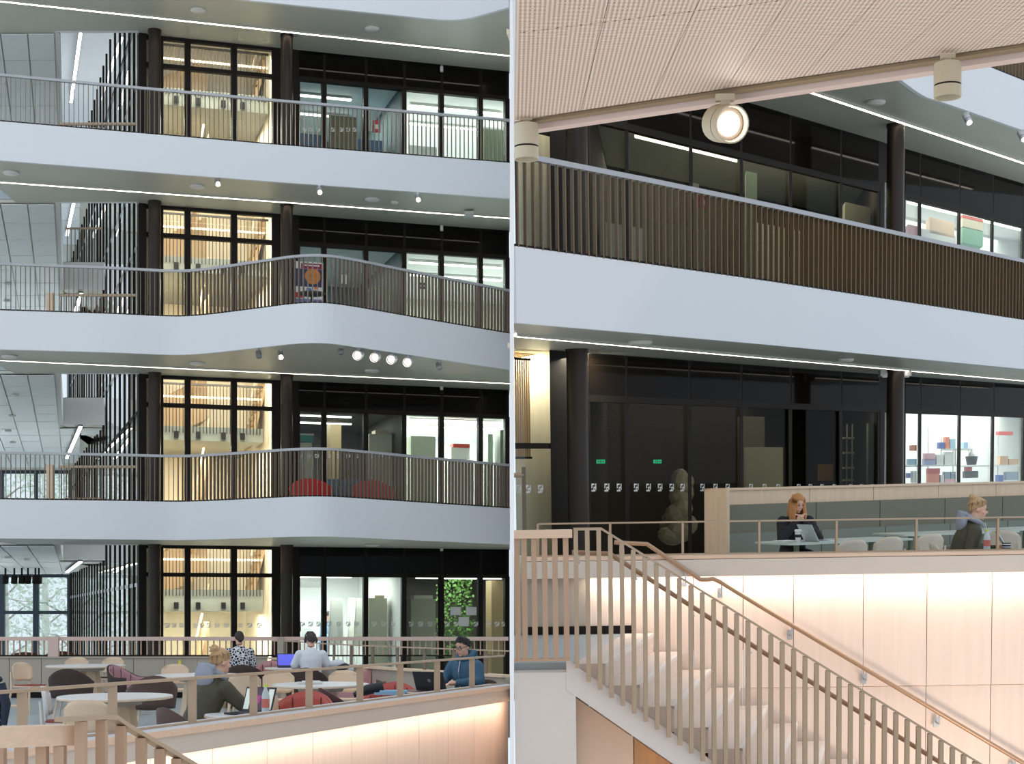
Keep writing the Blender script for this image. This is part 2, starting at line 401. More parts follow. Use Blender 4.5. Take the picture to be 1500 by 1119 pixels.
# balustrades
for k, e in ((0, bulge), (1, bulge), (2, flat3)):
    ee = [p.copy() for p in e]
    balustrade('gallery railing of thin brown bars on the %s white band of the left hall' % ['lowest', 'middle', 'upper'][k], ee, HC[k]+FT+.01, HC[k]+FT+.97, .094, G['baluster'], G['rail'])
    # well railings: near front edge and far back edge
    balustrade('railing at the near edge of the stair well of the %s gallery' % names[k], [Vector((HX0+.05,36.15,0)), Vector((-8.3,36.15,0))], HC[k]+FT, HC[k]+FT+1.0, .11, G['baluster'], G['railb'])
    balustrade('railing at the far edge of the stair well of the %s gallery' % names[k], [Vector((HX1+.1,45.85,0)), Vector((-11.45,45.85,0))], HC[k]+FT, HC[k]+FT+1.0, .11, G['baluster'], G['railb'])
    if k < 2:
        single('newel_panel', MB().box((HX0-.12,36.1,HC[k]+FT+.5), (.14,.16,1.02)), G['wood'], 'pale wooden newel post by the stair well of the %s gallery' % names[k], 'post')
# columns
for k in range(4):
    z0 = 0 if k == 0 else HC[k-1]+FT; z1 = HC[k]
    for px, w_ in ((226.5, 'beside the stair well'), (420, 'beside the lit wooden stairs')):
        column(PY(px, 500, 36.1 if px < 300 else 36.4), z0, z1, 'round dark bronze column %s, %s storey of left hall' % (w_, ['ground', 'second', 'third', 'top'][k]))
# facade glazing: stair part and room part
for k in range(4):
    z0 = 0 if k == 0 else HC[k-1]+FT; z1 = HC[k]
    facade(FL, [207,235,275,343,403], z0, z1-.66, z1, k+1, 'glazed screen of the wooden stairwell on %s storey of the left hall' % ['ground','second','third','top'][k], G['glass'], spandrel=False, mw=.13)
    facade(FL, [436,475,536,592,647,704,743], z0, z1-.64, z1, k+5, 'black framed glazing of the laboratories on %s storey of the left hall' % ['ground','second','third','top'][k], G['glass'])
    # solid black infill beside the columns
    mb = MB(); u = FL.u
    FL.bx(mb, u(203), u(214), -.1, .25, z0, z1); FL.bx(mb, u(403), u(434), -.03, .3, z0, z1)
    single('trim_%d' % (k+9), mb, G['black'], 'black cladding at the edges of the stairwell screen, %s storey' % ['ground','second','third','top'][k], kind='structure')
# stairwell
us0, us1 = FL.u(222), FL.u(405)
LV = ['ground', 'second', 'third', 'top']
single('wall_back', FL.bx(MB(), us0, us1+.1, 5.2, 5.3, 0, 17.5), G['cream'], 'cream plywood back wall of the stairwell', kind='structure')
single('wall_left', FL.bx(MB(), us0-.15, us0-.05, .2, 5.2, 0, 17.5), G['cream'], 'cream plywood left wall of the stairwell', kind='structure')
single('wall_right', FL.bx(MB(), us1+.02, us1+.14, .2, 5.2, 0, 17.5), G['cream'], 'cream plywood right wall of the stairwell', kind='structure')
single('ceiling', FL.bx(MB(), us0, us1+.1, .2, 5.3, 17.5, 17.6), G['cream'], 'cream ceiling over the stairwell', kind='structure')
single('floor', FL.bx(MB(), us0, us1+.1, .2, 5.3, -.1, 0), G['floor'], 'floor of the stairwell', kind='structure')
for k in range(4):
    z0 = 0 if k == 0 else HC[k-1]+FT; zl = z0+1.05+(.35 if k == 0 else 0); ym = 148 if k == 3 else 0
    yy = [(867,895), (631,648), (386,405), (143,165)][k]
    za = PY(300, yy[1], 38.2).z; zb_ = PY(300, yy[0], 38.2).z
    a = FL.u(237, 1.2); b = FL.u([384, 384, 392, 392][k], 1.2)
    if k == 0: t = root('staircase', 'tan wooden stair with grey half landings behind the glazed screens, left hall', 'stairs', FL.P((a+b)/2, 1.2, 0))
    part('landing', FL.bx(MB(), a-.2, b, 1.2, 5.1, za, za+.12), G['concrete'], t)
    part('edge_band', FL.bx(MB(), a-.2, b, 1.1, 1.2, za, zb_+.05), G['concrete'], t)
    nb = 30
    for i in range(nb):
        part('baluster', FL.bx(MB(), a+(b-a)*i/nb, a+(b-a)*i/nb+.016, 1.06, 1.09, zb_-.1, zb_+1.0), G['black'], t)
    part('top_rail', FL.bx(MB(), a, b, 1.05, 1.1, zb_+1.0, zb_+1.04), G['black'], t)
    part('handrail', FL.bx(MB(), a, b, 1.2, 1.26, zb_+.72, zb_+.77), G['wood'], t)
    for px in (258, 290, 327, 355):
        part('bracket', FL.bx(MB(), FL.u(px,1.1)-.05, FL.u(px,1.1)+.05, 1.02, 1.1, za+.05, za+.2), G['black'], t)
    # wooden flights: one rising to the left behind, seen as tan wedge, one in front at right
    def flight(px0, zz0, px1, zz1, v0, v1, th, lab):
        mb = MB(); ua, ub = FL.u(px0, v0), FL.u(px1, v0); n = 9
        b_ = [FL.P(ua,v0,zz0-th), FL.P(ub,v0,zz1-th), FL.P(ub,v1,zz1-th), FL.P(ua,v1,zz0-th)]
        mb.hexa(b_, [FL.P(ua,v0,zz0), FL.P(ub,v0,zz1), FL.P(ub,v1,zz1), FL.P(ua,v1,zz0)])
        part('stringer', mb, G['stairwood'], t)
        for i in range(n):
            f0, f1 = i/n, (i+1)/n; u0_, u1_ = ua+(ub-ua)*f0, ua+(ub-ua)*f1; zt = zz0+(zz1-zz0)*f1+.02
            part('tread', FL.bx(MB(), min(u0_,u1_), max(u0_,u1_), v0+.03, v1-.03, zt-.1, zt), G['stairwood'], t)
        part('handrail', MB().tube([FL.P(ua,v0,zz0+.9), FL.P(ub,v0,zz1+.9)], .025), G['wood'], t)
    flight(240, zb_+.95, 303, zb_+1.5, 3.3, 4.6, 1.0, 'tan wooden stair flight behind the half landing, %s storey' % ['ground','second','third','top'][k])
    flight(368, zb_-.02, 392, zb_+1.5, 1.9, 3.0, .3, 'tan wooden stair flight at the right end of the landing, %s storey' % ['ground','second','third','top'][k])
    flight(306, za-.25, 287, za-2.0 if k else .1, 2.2, 3.4, .55, 'tan wooden stair flight under the half landing, %s storey' % ['ground','second','third','top'][k])
    area('stair_light', FL.P((us0+us1)/2, .65, HC[k]-.05), (2.4, .7), 125, (1,.94,.83), tgt=FL.P((us0+us1)/2, 2.5, HC[k]-2.5))
    area('stair_light', FL.P((us0+us1)/2, 2.4, za-.05), (2.2, 1.6), 150, (1,.94,.83))
# rooms behind the right part of the left hall
u0, um, u1 = FL.u(432), FL.u(592), FL.u(747)
RM = [ #  # left wall mat, watts, right wall mat, watts
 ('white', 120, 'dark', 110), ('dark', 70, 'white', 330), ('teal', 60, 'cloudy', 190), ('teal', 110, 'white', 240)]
for k in range(4):
    z0 = 0 if k == 0 else HC[k-1]+FT; z1 = HC[k]-.55
    a, wa, b, wb = RM[k]
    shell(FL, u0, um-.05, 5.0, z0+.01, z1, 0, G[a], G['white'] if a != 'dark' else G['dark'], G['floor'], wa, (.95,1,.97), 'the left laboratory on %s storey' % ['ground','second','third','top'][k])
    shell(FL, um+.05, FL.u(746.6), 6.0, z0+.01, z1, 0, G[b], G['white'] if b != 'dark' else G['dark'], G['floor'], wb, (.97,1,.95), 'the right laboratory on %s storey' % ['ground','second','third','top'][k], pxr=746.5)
# receding curtain wall of the wing
cw = root('window_20', 'tall dark finned curtain wall running back beside the stair well', None, (-12, 48, 0), kind='structure')
d = RW1-RW0; n = 34; ang = math.atan2(d.y, d.x)
fin = MB().box((0,0,8.5), (.05,.055,17)).mesh('mullion', G['black'])
fins = [203,196.5,189.5,182.5,175.5,168.5,161.5,156,151.5,147,142.5,138.5,134.5,130.5,127,123.5,120,116.8,113.6,110.6,107.8,105,103]
for i, px in enumerate(fins):
    k_ = (px-CX)/F; f_ = (k_*RW0.y-RW0.x)/(d.x-k_*d.y)
    p = RW0+d*max(0, min(1, f_)); o = part('mullion', fin, G['black'], cw, at=(p.x+12, p.y-48, 0)); o.rotation_euler.z = ang
for z in (.05, 2.3, 4.0, 6.2, 7.8, 10.0, 11.6, 13.7, 15.3):
    part('transom', MB().sweep([RW0+Vector((.03,0,z)), RW1+Vector((.03,0,z))], .06, .09), G['steel'] if int(z) % 3 else G['black'], cw)
for i in range(6):
    a_, b_ = RW0+d*(i/6), RW0+d*((i+1)/6)
    for k in range(4): part('pane', MB().quad([a_+Vector((0,0,k*4.1)), b_+Vector((0,0,k*4.1)), b_+Vector((0,0,k*4.1+4)), a_+Vector((0,0,k*4.1+4))]), G['glass'], cw)
# hanging lights in the wing beyond the well
for i, (x0,y0,x1,y1,z) in enumerate([(118,48,104,150,18.1),(203,53,175,160,18.1),(108,297,98,345,HC[3]-.16),(184,300,167,350,HC[3]-.16),(118,625,98,671,HC[1]-.16),(200,628,168,672,HC[1]-.16),(119,430,110,458,HC[2]-.16),(197,430,188,459,HC[2]-.16),(118,823,98,838,HC[0]-.14),(199,822,168,838,HC[0]-.14)]):
    a_, b_ = PZ(x0,y0,z), PZ(x1,y1,z)
    if b_.y > 59: b_ = a_+(b_-a_)*((59-a_.y)/(b_.y-a_.y))
    nm = ['top','top','third','third','second','second','second','second','ground','ground'][i]
    side = 'left' if i % 2 == 0 else 'right'
    t = root('linear_lamp', 'long white linear lamp beyond the well, %s one of its pair, %s' % (side, ['highest','highest','under the third slab','under the third slab','under the first slab','under the first slab','behind the middle railing','behind the middle railing','lowest','lowest'][i]), 'light', (a_+b_)/2)
    L = (b_-a_).length; r_ = math.atan2(b_.y-a_.y, b_.x-a_.x); t.rotation_euler.z = r_
    part('diffuser', MB().box((0,0,0), (L,.09,.03)), G['roomled'], t, local=True)
    part('housing', MB().box((0,0,.035), (L,.11,.04)), G['black'], t, local=True)
# floor, far wall of the wing with windows
single('floor', MB().prism([(-26,9),( -.03,17.5),(-.03,38),(-26,62)], -.2, 0) if False else MB().prism([(-20,31.95),(-.35,31.95),(-.35,36.9),(-8,36.4),(-16.1,60.3),(-20,60.3)], -.2, -.0), G['floor'], 'grey screed floor of the gallery level behind the wooden parapet', kind='structure')
def farwin(z0, z1, pxs, zt, n):
    t = root('window_%d' % n, 'dark framed window looking out at pale trees, end of the left wing level %d' % (n-29), None, (-18, 60, z0), kind='structure')
    xs = [(p-CX)/F*60 for p in pxs]
    for x in xs: part('mullion', MB().box((x,60,(z0+z1)/2), (.2 if n == 30 else .12,.15,z1-z0)), cm('blue_grey_frame',(52,66,80)), t)
    for z in (z0+.06, zt, z1-.06): part('transom', MB().box(((xs[0]+xs[-1])/2,60,z), (xs[-1]-xs[0],.12,.12)), cm('blue_grey_frame',(52,66,80)), t)
    for a_, b_ in zip(xs, xs[1:]): part('pane', MB().quad([(a_,60.02,z0),(b_,60.02,z0),(b_,60.02,z1),(a_,60.02,z1)]), G['glass'], t)
farwin(.0, HC[0]-.02, (-70,3,53,103), 1.55+.2, 30)
farwin(HC[0]+FT, HC[1], (-70,3,53,103), HC[0]+FT+1.2, 31)
for k in (2,3):
    farwin(HC[k-1]+FT, HC[k], (-70,3,53,103), HC[k-1]+FT+1.2, 30+k)
# big ground floor under the atrium and the partition between the halls
single('floor', MB().box((0,26,-4.4), (70,70,.2)), G['gfloor'], 'floor at the bottom of the atrium', kind='structure')
single('wall_middle', MB().box((0,35,8), (.0201,54,25)), mat('white_partition',(250,250,250),.7,var=0), 'white wall standing edge-on between the two halls', kind='structure')
# ================= RIGHT HALL
W[:] = [M_R, 'R']
C1, C2 = 3.17, 6.95; T1, T2 = C1+.74, C2+.74; GR = T1+.96
def lineR(pts, z): return [PZ(px, py, z) for px, py in pts]
def flat(ps): return [Vector((p.x, p.y, 0)) for p in ps]
fr = [PZ(861, 517, C1), PZ(1500, 563.6, C1)]
FR = Fac(fr[0], fr[1], (.1,.995))
e1 = flat(lineR([(753.6,471),(941,487),(1130,504),(1500,539.5),(1560,545)], C1))
e2 = flat(resample(lineR([(1120,-80),(1240,45),(1305,106),(1348,138),(1373,147),(1414,161),(1497,190),(1570,213)], C2), 3))
e2 = [p for p in e2]
for k, (z, e) in enumerate(((C1, e1), (C2, e2))):
    a = FR.at(1590, .12, 0); b = FR.at(753.8, .12, 0)
    poly = [(p.x, p.y) for p in e]+[(a.x, a.y), (b.x, b.y)]
    single('ceiling', MB().prism(poly, z, z+.06), G['soffit'], 'grey soffit of the %s slab in the right hall' % ['lower','upper'][k], kind='structure')
    single('floor', MB().prism(poly, z+.07, z+.73), G['floor'], 'gallery floor slab over the %s soffit in the right hall' % ['lower','upper'][k], kind='structure')
    single('trim_%d' % (40+k), MB().sweep([p+Vector((0,0,z+.37)) for p in e], .06, .77), G['fascia'], 'white fascia band of the %s gallery in the right hall' % ['lower','upper'][k], kind='structure')
striplight('light strip in the lower soffit of the right hall', PZ(753.6, 489, C1), PZ(1560, 561, C1), .06)
striplight('light strip in the upper soffit of the right hall', PZ(1060, 90, C2), PZ(1560, 257, C2), .06)
balustrade('gallery railing of flat brown bars crossing the right hall', e1, T1+.01, GR, .124, G['balusterR'], G['rail'], rh=.055, bd=.088, tilt=math.radians(-30))
balustrade('railing of the topmost gallery at the upper right corner of right hall', e2[6:], T2+.01, T2+.98, .124, G['balusterR'], G['rail'])
column(PY(845, 510, 20.85), 0, C1, 'round bronze column beside the bright end wall, ground storey of right hall')
column(PY(1312, 545, 26.1), 0, C1, 'round bronze column between dark and bright laboratories, ground storey of right hall')
column(PY(1312, 250, 26.1), T1, C2, 'round bronze column at the upper storey of right hall')
column(PY(845, 250, 20.85), T1, C2, 'bronze column behind the railing near the hanging perforated soffit')
px1 = [861,918,1010,1086,1158,1232,1288]; px2 = [1325,1348,1406,1455,1500,1550]
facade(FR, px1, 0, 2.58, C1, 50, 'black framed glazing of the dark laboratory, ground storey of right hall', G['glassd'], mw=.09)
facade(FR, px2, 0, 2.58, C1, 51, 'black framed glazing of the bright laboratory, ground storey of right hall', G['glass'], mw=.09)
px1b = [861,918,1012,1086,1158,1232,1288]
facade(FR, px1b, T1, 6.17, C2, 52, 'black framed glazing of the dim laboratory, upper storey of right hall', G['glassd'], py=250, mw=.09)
facade(FR, px2, T1, 6.17, C2, 53, 'black framed glazing of the bright store room, upper storey of right hall', G['glass'], py=250, mw=.09)
for z0, z1, py, nm in ((0, C1, 600, 'ground'), (T1, C2, 250, 'upper')):
    mb = MB(); FR.bx(mb, FR.u(806,0,py), FR.u(861,0,py), -.02, .2, z0, z1); FR.bx(mb, FR.u(1288,0,py), FR.u(1296,0,py), -.02, .2, z0, z1); FR.bx(mb, FR.u(1301,0,py), FR.u(1325,0,py), -.02, .2, z0, z1); FR.bx(mb, FR.u(1296,0,py), FR.u(1301,0,py), -.0, .2, z1-.62, z1)
    single('trim_%d' % (60+int(z0)), mb, G['black'], 'black cladding round the columns, %s storey of right hall' % nm, kind='structure')
    mb = MB(); FR.bx(mb, FR.u(753.8,0,py), FR.u(806,0,py), .0, .1, z0+1.93, z0+2.0)
    t = root('window_%d' % (54+int(z0)), 'glazing in front of the bright end wall, %s storey of right hall' % nm, None, FR.at(780,0,z0,py), kind='structure')
    part('transom', mb, G['black'], t)
    part('pane', FR.bx(MB(), FR.u(753.8,0,py), FR.u(806,0,py), .04, .05, z0, z1), G['glass'], t)
# rooms
def roomR(pa, pb, z0, z1, depth, wall, ceil, watts, py, lab, col=(1,1,1)):
    shell(FR, FR.u(pa,0,py), FR.u(pb,0,py), depth, z0+.01, z1-.3, 0, G[wall], G[ceil], G['floor'], watts, col, lab, v0=.2)
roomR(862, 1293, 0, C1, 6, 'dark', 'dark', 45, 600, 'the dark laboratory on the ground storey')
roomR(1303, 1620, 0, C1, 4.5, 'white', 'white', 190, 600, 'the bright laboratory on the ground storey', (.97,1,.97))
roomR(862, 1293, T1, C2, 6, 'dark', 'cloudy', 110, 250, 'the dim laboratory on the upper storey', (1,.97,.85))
roomR(1303, 1620, T1, C2, 4.5, 'white', 'white', 170, 250, 'the bright store room on the upper storey', (.97,1,.95))
for z0, z1, py in ((0, C1, 600), (T1, C2, 250)):
    ua, ub = FR.u(753.9,.9,py), FR.u(858,0,py)
    single('wall_back', FR.bx(MB(), ua-1.2 if False else ua, ub, .9, 1.0, z0, z1), G['cream'], 'cream plywood wall behind the glazing %s' % ('below' if z0 == 0 else 'above'), kind='structure')
    area('end_wall_light', FR.P((ua+ub)/2, .45, z1-.05), (1.8,.5), 90, (1,.92,.74), tgt=FR.P((ua+ub)/2, .95, z1-2.4))
    single('ceiling', FR.bx(MB(), ua, ub, .1, 1.0, z1, z1+.06), G['cream'], 'cream ceiling before the end wall %s' % ('below' if z0 == 0 else 'above'), kind='structure')
# hanging tan slats behind end glazing, ground storey
t = root('slatted_screen', 'tan vertical slat screen hanging on the bright cream end wall', 'screen', FR.at(765,.6,1.55,560))
for i in range(7):
    part('slat', FR.bx(MB(), FR.u(754.5+i*3.2,.6,560), FR.u(756.6+i*3.2,.6,560), .55, .62, PY(760,669,21).z, PY(760,527,21).z), G['oak'], t)
part('top_bar', FR.bx(MB(), FR.u(754,.6,560), FR.u(778,.6,560), .54, .64, PY(760,527,21).z, PY(760,524,21).z), G['black'], t)
part('bottom_bar', FR.bx(MB(), FR.u(754,.6,560), FR.u(778,.6,560), .54, .64, PY(760,672,21).z, PY(760,669,21).z), G['black'], t)
# near perforated soffit with track
zs = C1
s0, s1 = PZ(753.6, 190, zs), PZ(1560, 70, zs); g0, g1 = PZ(753.6, 177, zs), PZ(1560, 54, zs)
def xy(p): return (p.x, p.y)
back0, back1 = (s0.x, 3.0), (s1.x+.3, 3.0)
pr = root('ceiling_perforated', 'pale pinkish perforated metal soffit hanging over the right hall', None, (3, 5, zs), kind='structure')
nu, nv = 7, 3
Q = lambda u, v: Vector(xy(g0)).lerp(Vector(xy(g1)), u).lerp(Vector(back0).lerp(Vector(back1), u), v)
for i in range(nu):
    for j in range(nv):
        eu, ev = .0006, .0012
        c4 = [Q(i/nu+eu, j/nv+ev), Q((i+1)/nu-eu, j/nv+ev), Q((i+1)/nu-eu, (j+1)/nv-ev), Q(i/nu+eu, (j+1)/nv-ev)]
        part('perforated_panel', MB().prism([tuple(p) for p in c4], zs, zs+.04), G['perf'], pr)
single('floor', MB().prism([xy(s0), xy(s1), back1, back0], zs+.06, zs+.7), G['fascia'], 'white slab of the near gallery over the right hall', kind='structure')
single('trim_44', MB().prism([xy(s0), xy(s1), xy(PZ(1560, 63, zs)), xy(PZ(753.6, 184, zs))], zs-.03, zs+.7), mat('pink_white_trim',(236,214,204),.6,var=.02), 'white lip of the perforated soffit', kind='structure')
tr = root('lighting_track', 'thin lighting track along the edge of the perforated soffit', 'track', (s0+s1)/2)
part('track_rail', MB().prism([xy(PZ(754, 182.5, zs)), xy(PZ(1560, 61.5, zs)), xy(PZ(1560, 55, zs)), xy(PZ(754, 178, zs))], zs-.012, zs+.0), mat('track_beige',(150,130,100),.5), tr)
def spot(px, py, y, r, L, label, aim, lit, m, stem=.1):
    # can spotlight hung from a stem; aim = direction of the beam
    p = PY(px, py, y); t = root('spotlight', label, 'spotlight', p)
    d = Vector(aim).normalized(); q = d.to_track_quat('Z', 'Y').to_matrix()
    part('can', MB().lathe((0,0,0), [(r*.55,-L*.55),(r*.97,-L*.5),(r,-L*.4),(r,L*.12)], 24, axis=q), m, t, local=True, smooth=True)
    part('seam_ring', MB().lathe((0,0,0), [(r*.96,L*.12),(r*.96,L*.17)], 24, axis=q), G['black'], t, local=True)
    s = 24; mb = MB(); i0 = 0
    prof = [(r,L*.17),(r,L*.5),(r*.92,L*.5),(r*.86,L*.3)]
    for rr, z in prof:
        for k in range(s): mb.v.append(q@Vector((rr*math.cos(2*math.pi*k/s), rr*math.sin(2*math.pi*k/s), z)))
    for j in range(3):
        for k in range(s): mb.f.append((j*s+k, j*s+(k+1) % s, (j+1)*s+(k+1) % s, (j+1)*s+k))
    part('collar', mb, m, t, local=True, smooth=True)
    part('lens', MB().lathe((0,0,0), [(r*.62,L*.28),(r*.62,L*.3)], 20, axis=q), G['spotled'] if lit else G['steel'], t, local=True)
    part('reflector', MB().lathe((0,0,0), [(r*.9,L*.2),(r*.9,L*.26)], 20, axis=q), G['steel'] if not lit else mat('spot_reflector',(200,180,160),.3,.5), t, local=True)
    part('stem', MB().box((0,0,stem/2+r*.6), (r*.5,r*.4,stem+r*.3)).box((0,0,stem+r*.75), (r*1.0,r*.5,r*.35)), m, t, local=True)
    if lit:
        l = bpy.data.lights.new('spot_beam', 'SPOT'); l.energy = lit; l.color = (1,.9,.8); l.spot_size = .5; l.shadow_soft_size = .05
        o = bpy.data.objects.new('spot_beam', l); COL.objects.link(o); o.parent = t; o.matrix_local = Matrix.Translation(d*L*.55) @ (-d).to_track_quat('Z','Y').to_matrix().to_4x4()
    return t
spw = mat('beige_white_spot_enamel', (206,196,170), .45, var=.03)
pz = PZ(1388, 95, zs)
spot(771, 208, 7.25, .053, .15, 'beige can spotlight pointing down beside the white wall', (0,-.05,-1), 0, spw, .06)
spot(1062, 181, 6.75, .075, .13, 'lit can spotlight turned towards the camera under the perforated soffit', (.35,-1,-.25), 40, spw, .045)
spot(1388, 118, 6.2, .05, .125, 'unlit beige can spotlight hanging against the pale fascia', (0,-.05,-1), 0, spw, .05)
for i, (px, py, z) in enumerate(((1417,174,24),(1497,199,25.4))):
    spot(px, py, z, .05, .17, ['small grey spotlight on the upper slab edge','small grey spotlight at the far end of the upper slab edge'][i], (.2,-.6,-.8), 6, G['steel'], .05)
# round ceiling discs
def disc(px, py, z, label, r=.14, col='whitepl'):
    p = PZ(px, py, z); single('ceiling_speaker', MB().lathe((p.x,p.y,z-.05), [(r*.8,0),(r,.02),(r,.045)], 20), G[col], label, 'ceiling speaker', smooth=True)
disc(1283,148,C2,'round pale disc in the upper soffit of the right hall'); disc(938,499,C1,'round pale disc nearest the bright end wall, lower soffit of right hall')
disc(1238,525,C1,'round pale disc left of the bracket on the lower soffit of right hall', .12)
t = root('emergency_light', 'small white box fitting over the right bronze column', 'light', PZ(1311,541,C1))
part('box', MB().rbox((0,0,-.06), (.5,.16,.1)), G['whitepl'], t, local=True); part('cover', MB().rbox((0,0,-.12), (.44,.12,.02)), G['steel'], t, local=True)
# ------- landing, ledge, stair
YB, YN = 16.45, 13.9
xl = .012
def X(px, y): return (PY(px, 800, y)).x
lf = [ (xl, YN+.15), (X(883,YN+.15), YN+.15), (X(954,YB), YB), (xl, YB)]
single('floor', MB().prism(lf, -.22, 0), G['floor'], 'blue grey landing floor at the head of the stair', kind='structure')
single('floor', MB().prism([(xl,YB+.2), (12.5,YB+.2), (14,38), (xl,22)], -.2, 0), G['floor'], 'floor of the mezzanine behind the ledge', kind='structure')
# bright stone nosing at the landing edge
DX, DZ, NS = .292, .187, 13
sk = X(954,YB)-X(883,YN)
st = root('staircase', 'pale terrazzo stair going down along the glowing wooden wall', 'stairs', (X(1000,YN), YN, -2))
x0 = X(885,YN)
for n in range(NS):
    xa, xb = x0+(n-1)*DX, x0+n*DX; zt = -n*DZ
    if n == 0: xa = x0-.28
    b = [(xa,YN,zt-.22),(xb,YN,zt-.22),(xb+sk,YB,zt-.22),(xa+sk,YB,zt-.22)]
    part('step', MB().hexa(b, [(p[0],p[1],zt+(.004 if n == 0 else 0)) for p in b]), G['stone'], st)
    part('nosing_strip', MB().hexa([(xb-.03,YN,zt-.005),(xb+.006,YN,zt-.03),(xb+sk+.006,YB,zt-.03),(xb+sk-.03,YB,zt-.005)],[(xb-.03,YN,zt+.005),(xb+.006,YN,zt+.005),(xb+sk+.006,YB,zt+.005),(xb+sk-.03,YB,zt+.005)]), G['plaster'], st)
# stringer and wall under it
q = [PY(829.6,966,YN-.06), PY(1130,1175,YN-.06)]
sl = (q[1]-q[0]); sl /= sl.x
A0 = q[0]; A1 = q[0]+sl*3.6
hh = .26
b = [A0-Vector((0,0,hh)), A1-Vector((0,0,hh)), A1-Vector((0,0,hh))+Vector((0,.12,0)), A0-Vector((0,0,hh))+Vector((0,.12,0))]
part('stringer', MB().hexa(b, [p+Vector((0,0,hh)) for p in b]), G['plaster'], st, label='white sloping stringer')
b = [A0-Vector((0,-.1,hh)), A1-Vector((0,-.1,hh)), A1-Vector((-sk,-(YB-YN),hh)), A0-Vector((-sk,-(YB-YN),hh))]
part('underside', MB().hexa(b, [p+Vector((0,0,.04)) for p in b]), mat('beige_underside',(214,194,176),.8,var=.02), st)
single('wall_near', MB().box(((xl+X(841,YN-.05))/2, YN+.1, -2.21), (X(841,YN-.05)-xl, .3, 4.3)), G['plaster'], 'white wall below the landing beside the stair', kind='structure')
wu = root('wall_under', 'golden wood panelled wall under the stair', None, (2, YN+1.4, -3), kind='structure')
yu = YN+.35
def under(x): return A0.z+sl.z*(x-A0.x)-hh-.06
for i in range(5):
    xa = X(926,yu)-.8+i*.8+.006 if i else X(838,yu)-.3; xb = X(926,yu)+i*.8-.006
    za, zb_ = under(xa), under(xb)
    part('panel', MB().hexa([(xa,yu,-4.3),(xb,yu,-4.3),(xb,yu+.03,-4.3),(xa,yu+.03,-4.3)],[(xa,yu,za),(xb,yu,zb_),(xb,yu+.03,zb_),(xa,yu+.03,za)]), G['oak'] if i else mat('beige_underside',(214,194,176)), wu)
# ledge and its panelled wall
led = root('ledge', 'long pale ledge with wooden capping along the mezzanine, right hall', 'ledge', (4, YB, 0))
xr = X(1560,YB)
xj = X(1423,YB)
part('capping', MB().box(((X(771,YB)+xr)/2, YB+.14, .765), (xr-X(771,YB), .42, .03)), G['woodh'], led)
part('front_band', MB().box(((X(771,YB)+xr)/2, YB-.04, .66), (xr-X(771,YB), .08, .17)), mat('beige_band',(212,200,186),.6,var=.03), led)
part('body', MB().box(((X(771,YB)+xr)/2, YB+.2, .33), (xr-X(771,YB), .2, .82)), G['woodgrey'], led)
gw = root('wall_stair', 'glowing panelled wooden wall beside the stair, right hall', None, (4, YB+.08, -4), kind='structure')
js = [770,861,925,1016.5,1089.6,1164,1267,1361,1457,1560]
zj = PY(1300,1006,YB).z
for a_, b_ in zip(js, js[1:]):
    xa, xb = X(a_,YB)+.004, X(b_,YB)-.004
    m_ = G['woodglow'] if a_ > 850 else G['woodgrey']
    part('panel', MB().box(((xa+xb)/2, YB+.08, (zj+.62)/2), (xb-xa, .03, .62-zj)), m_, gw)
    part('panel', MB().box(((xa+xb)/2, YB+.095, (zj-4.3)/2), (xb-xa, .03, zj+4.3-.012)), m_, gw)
single('baseboard_landing', MB().box(((X(770,YB)+X(925,YB))/2, YB+.05, .04), (X(925,YB)-X(770,YB), .02, .08)), G['black'], 'black skirting at the back of the landing', kind='structure')
t = root('linear_lamp', 'warm hidden lamp strip under the mezzanine ledge, right hall', 'light', (4, YB+.02, .57))
part('diffuser', MB().box(((X(866,YB)+xr)/2, YB+.025, .575), (xr-X(866,YB), .03, .015)), G['warmled'], t)
wl = PY(1200,1000,YB)
area('ledge_glow', ((X(861,YB)+xr)/2, YB-.05, .56), (xr-X(861,YB), .08), 20, (1,.85,.75), tgt=((X(861,YB)+xr)/2, YB+.1, .1))
area('lower_fill', (3.2, YN+.3, -2.2), (4, .3), 150, (1,.84,.74), tgt=(3.2, YB, -.8))  # added fill lamp hidden low by the stair, brightens the lower wall
# steel rail over the ledge
t = root('ledge_railing', 'thin steel railing on top of the mezzanine ledge, right hall', 'railing', (4, YB+.22, .78))
def ptx(px, py): return PY(px, py, YB+.22)
z_ = ptx(1100,763).z
part('top_rail', MB().box(((X(788,YB+.22)+xr)/2, YB+.22, z_), (xr-X(788,YB+.22), .045, .016)), G['railb'], t)
for px in (788,894,1000,1112,1225,1342,1461):
    part('post', MB().box((X(px,YB+.22), YB+.22, (z_+.78)/2), (.022,.045,z_-.78)), G['railb'], t)
part('bottom_rail', MB().box(((X(788,YB+.22)+xr)/2, YB+.22, .787), (xr-X(788,YB+.22), .04, .012)), G['railb'], t)
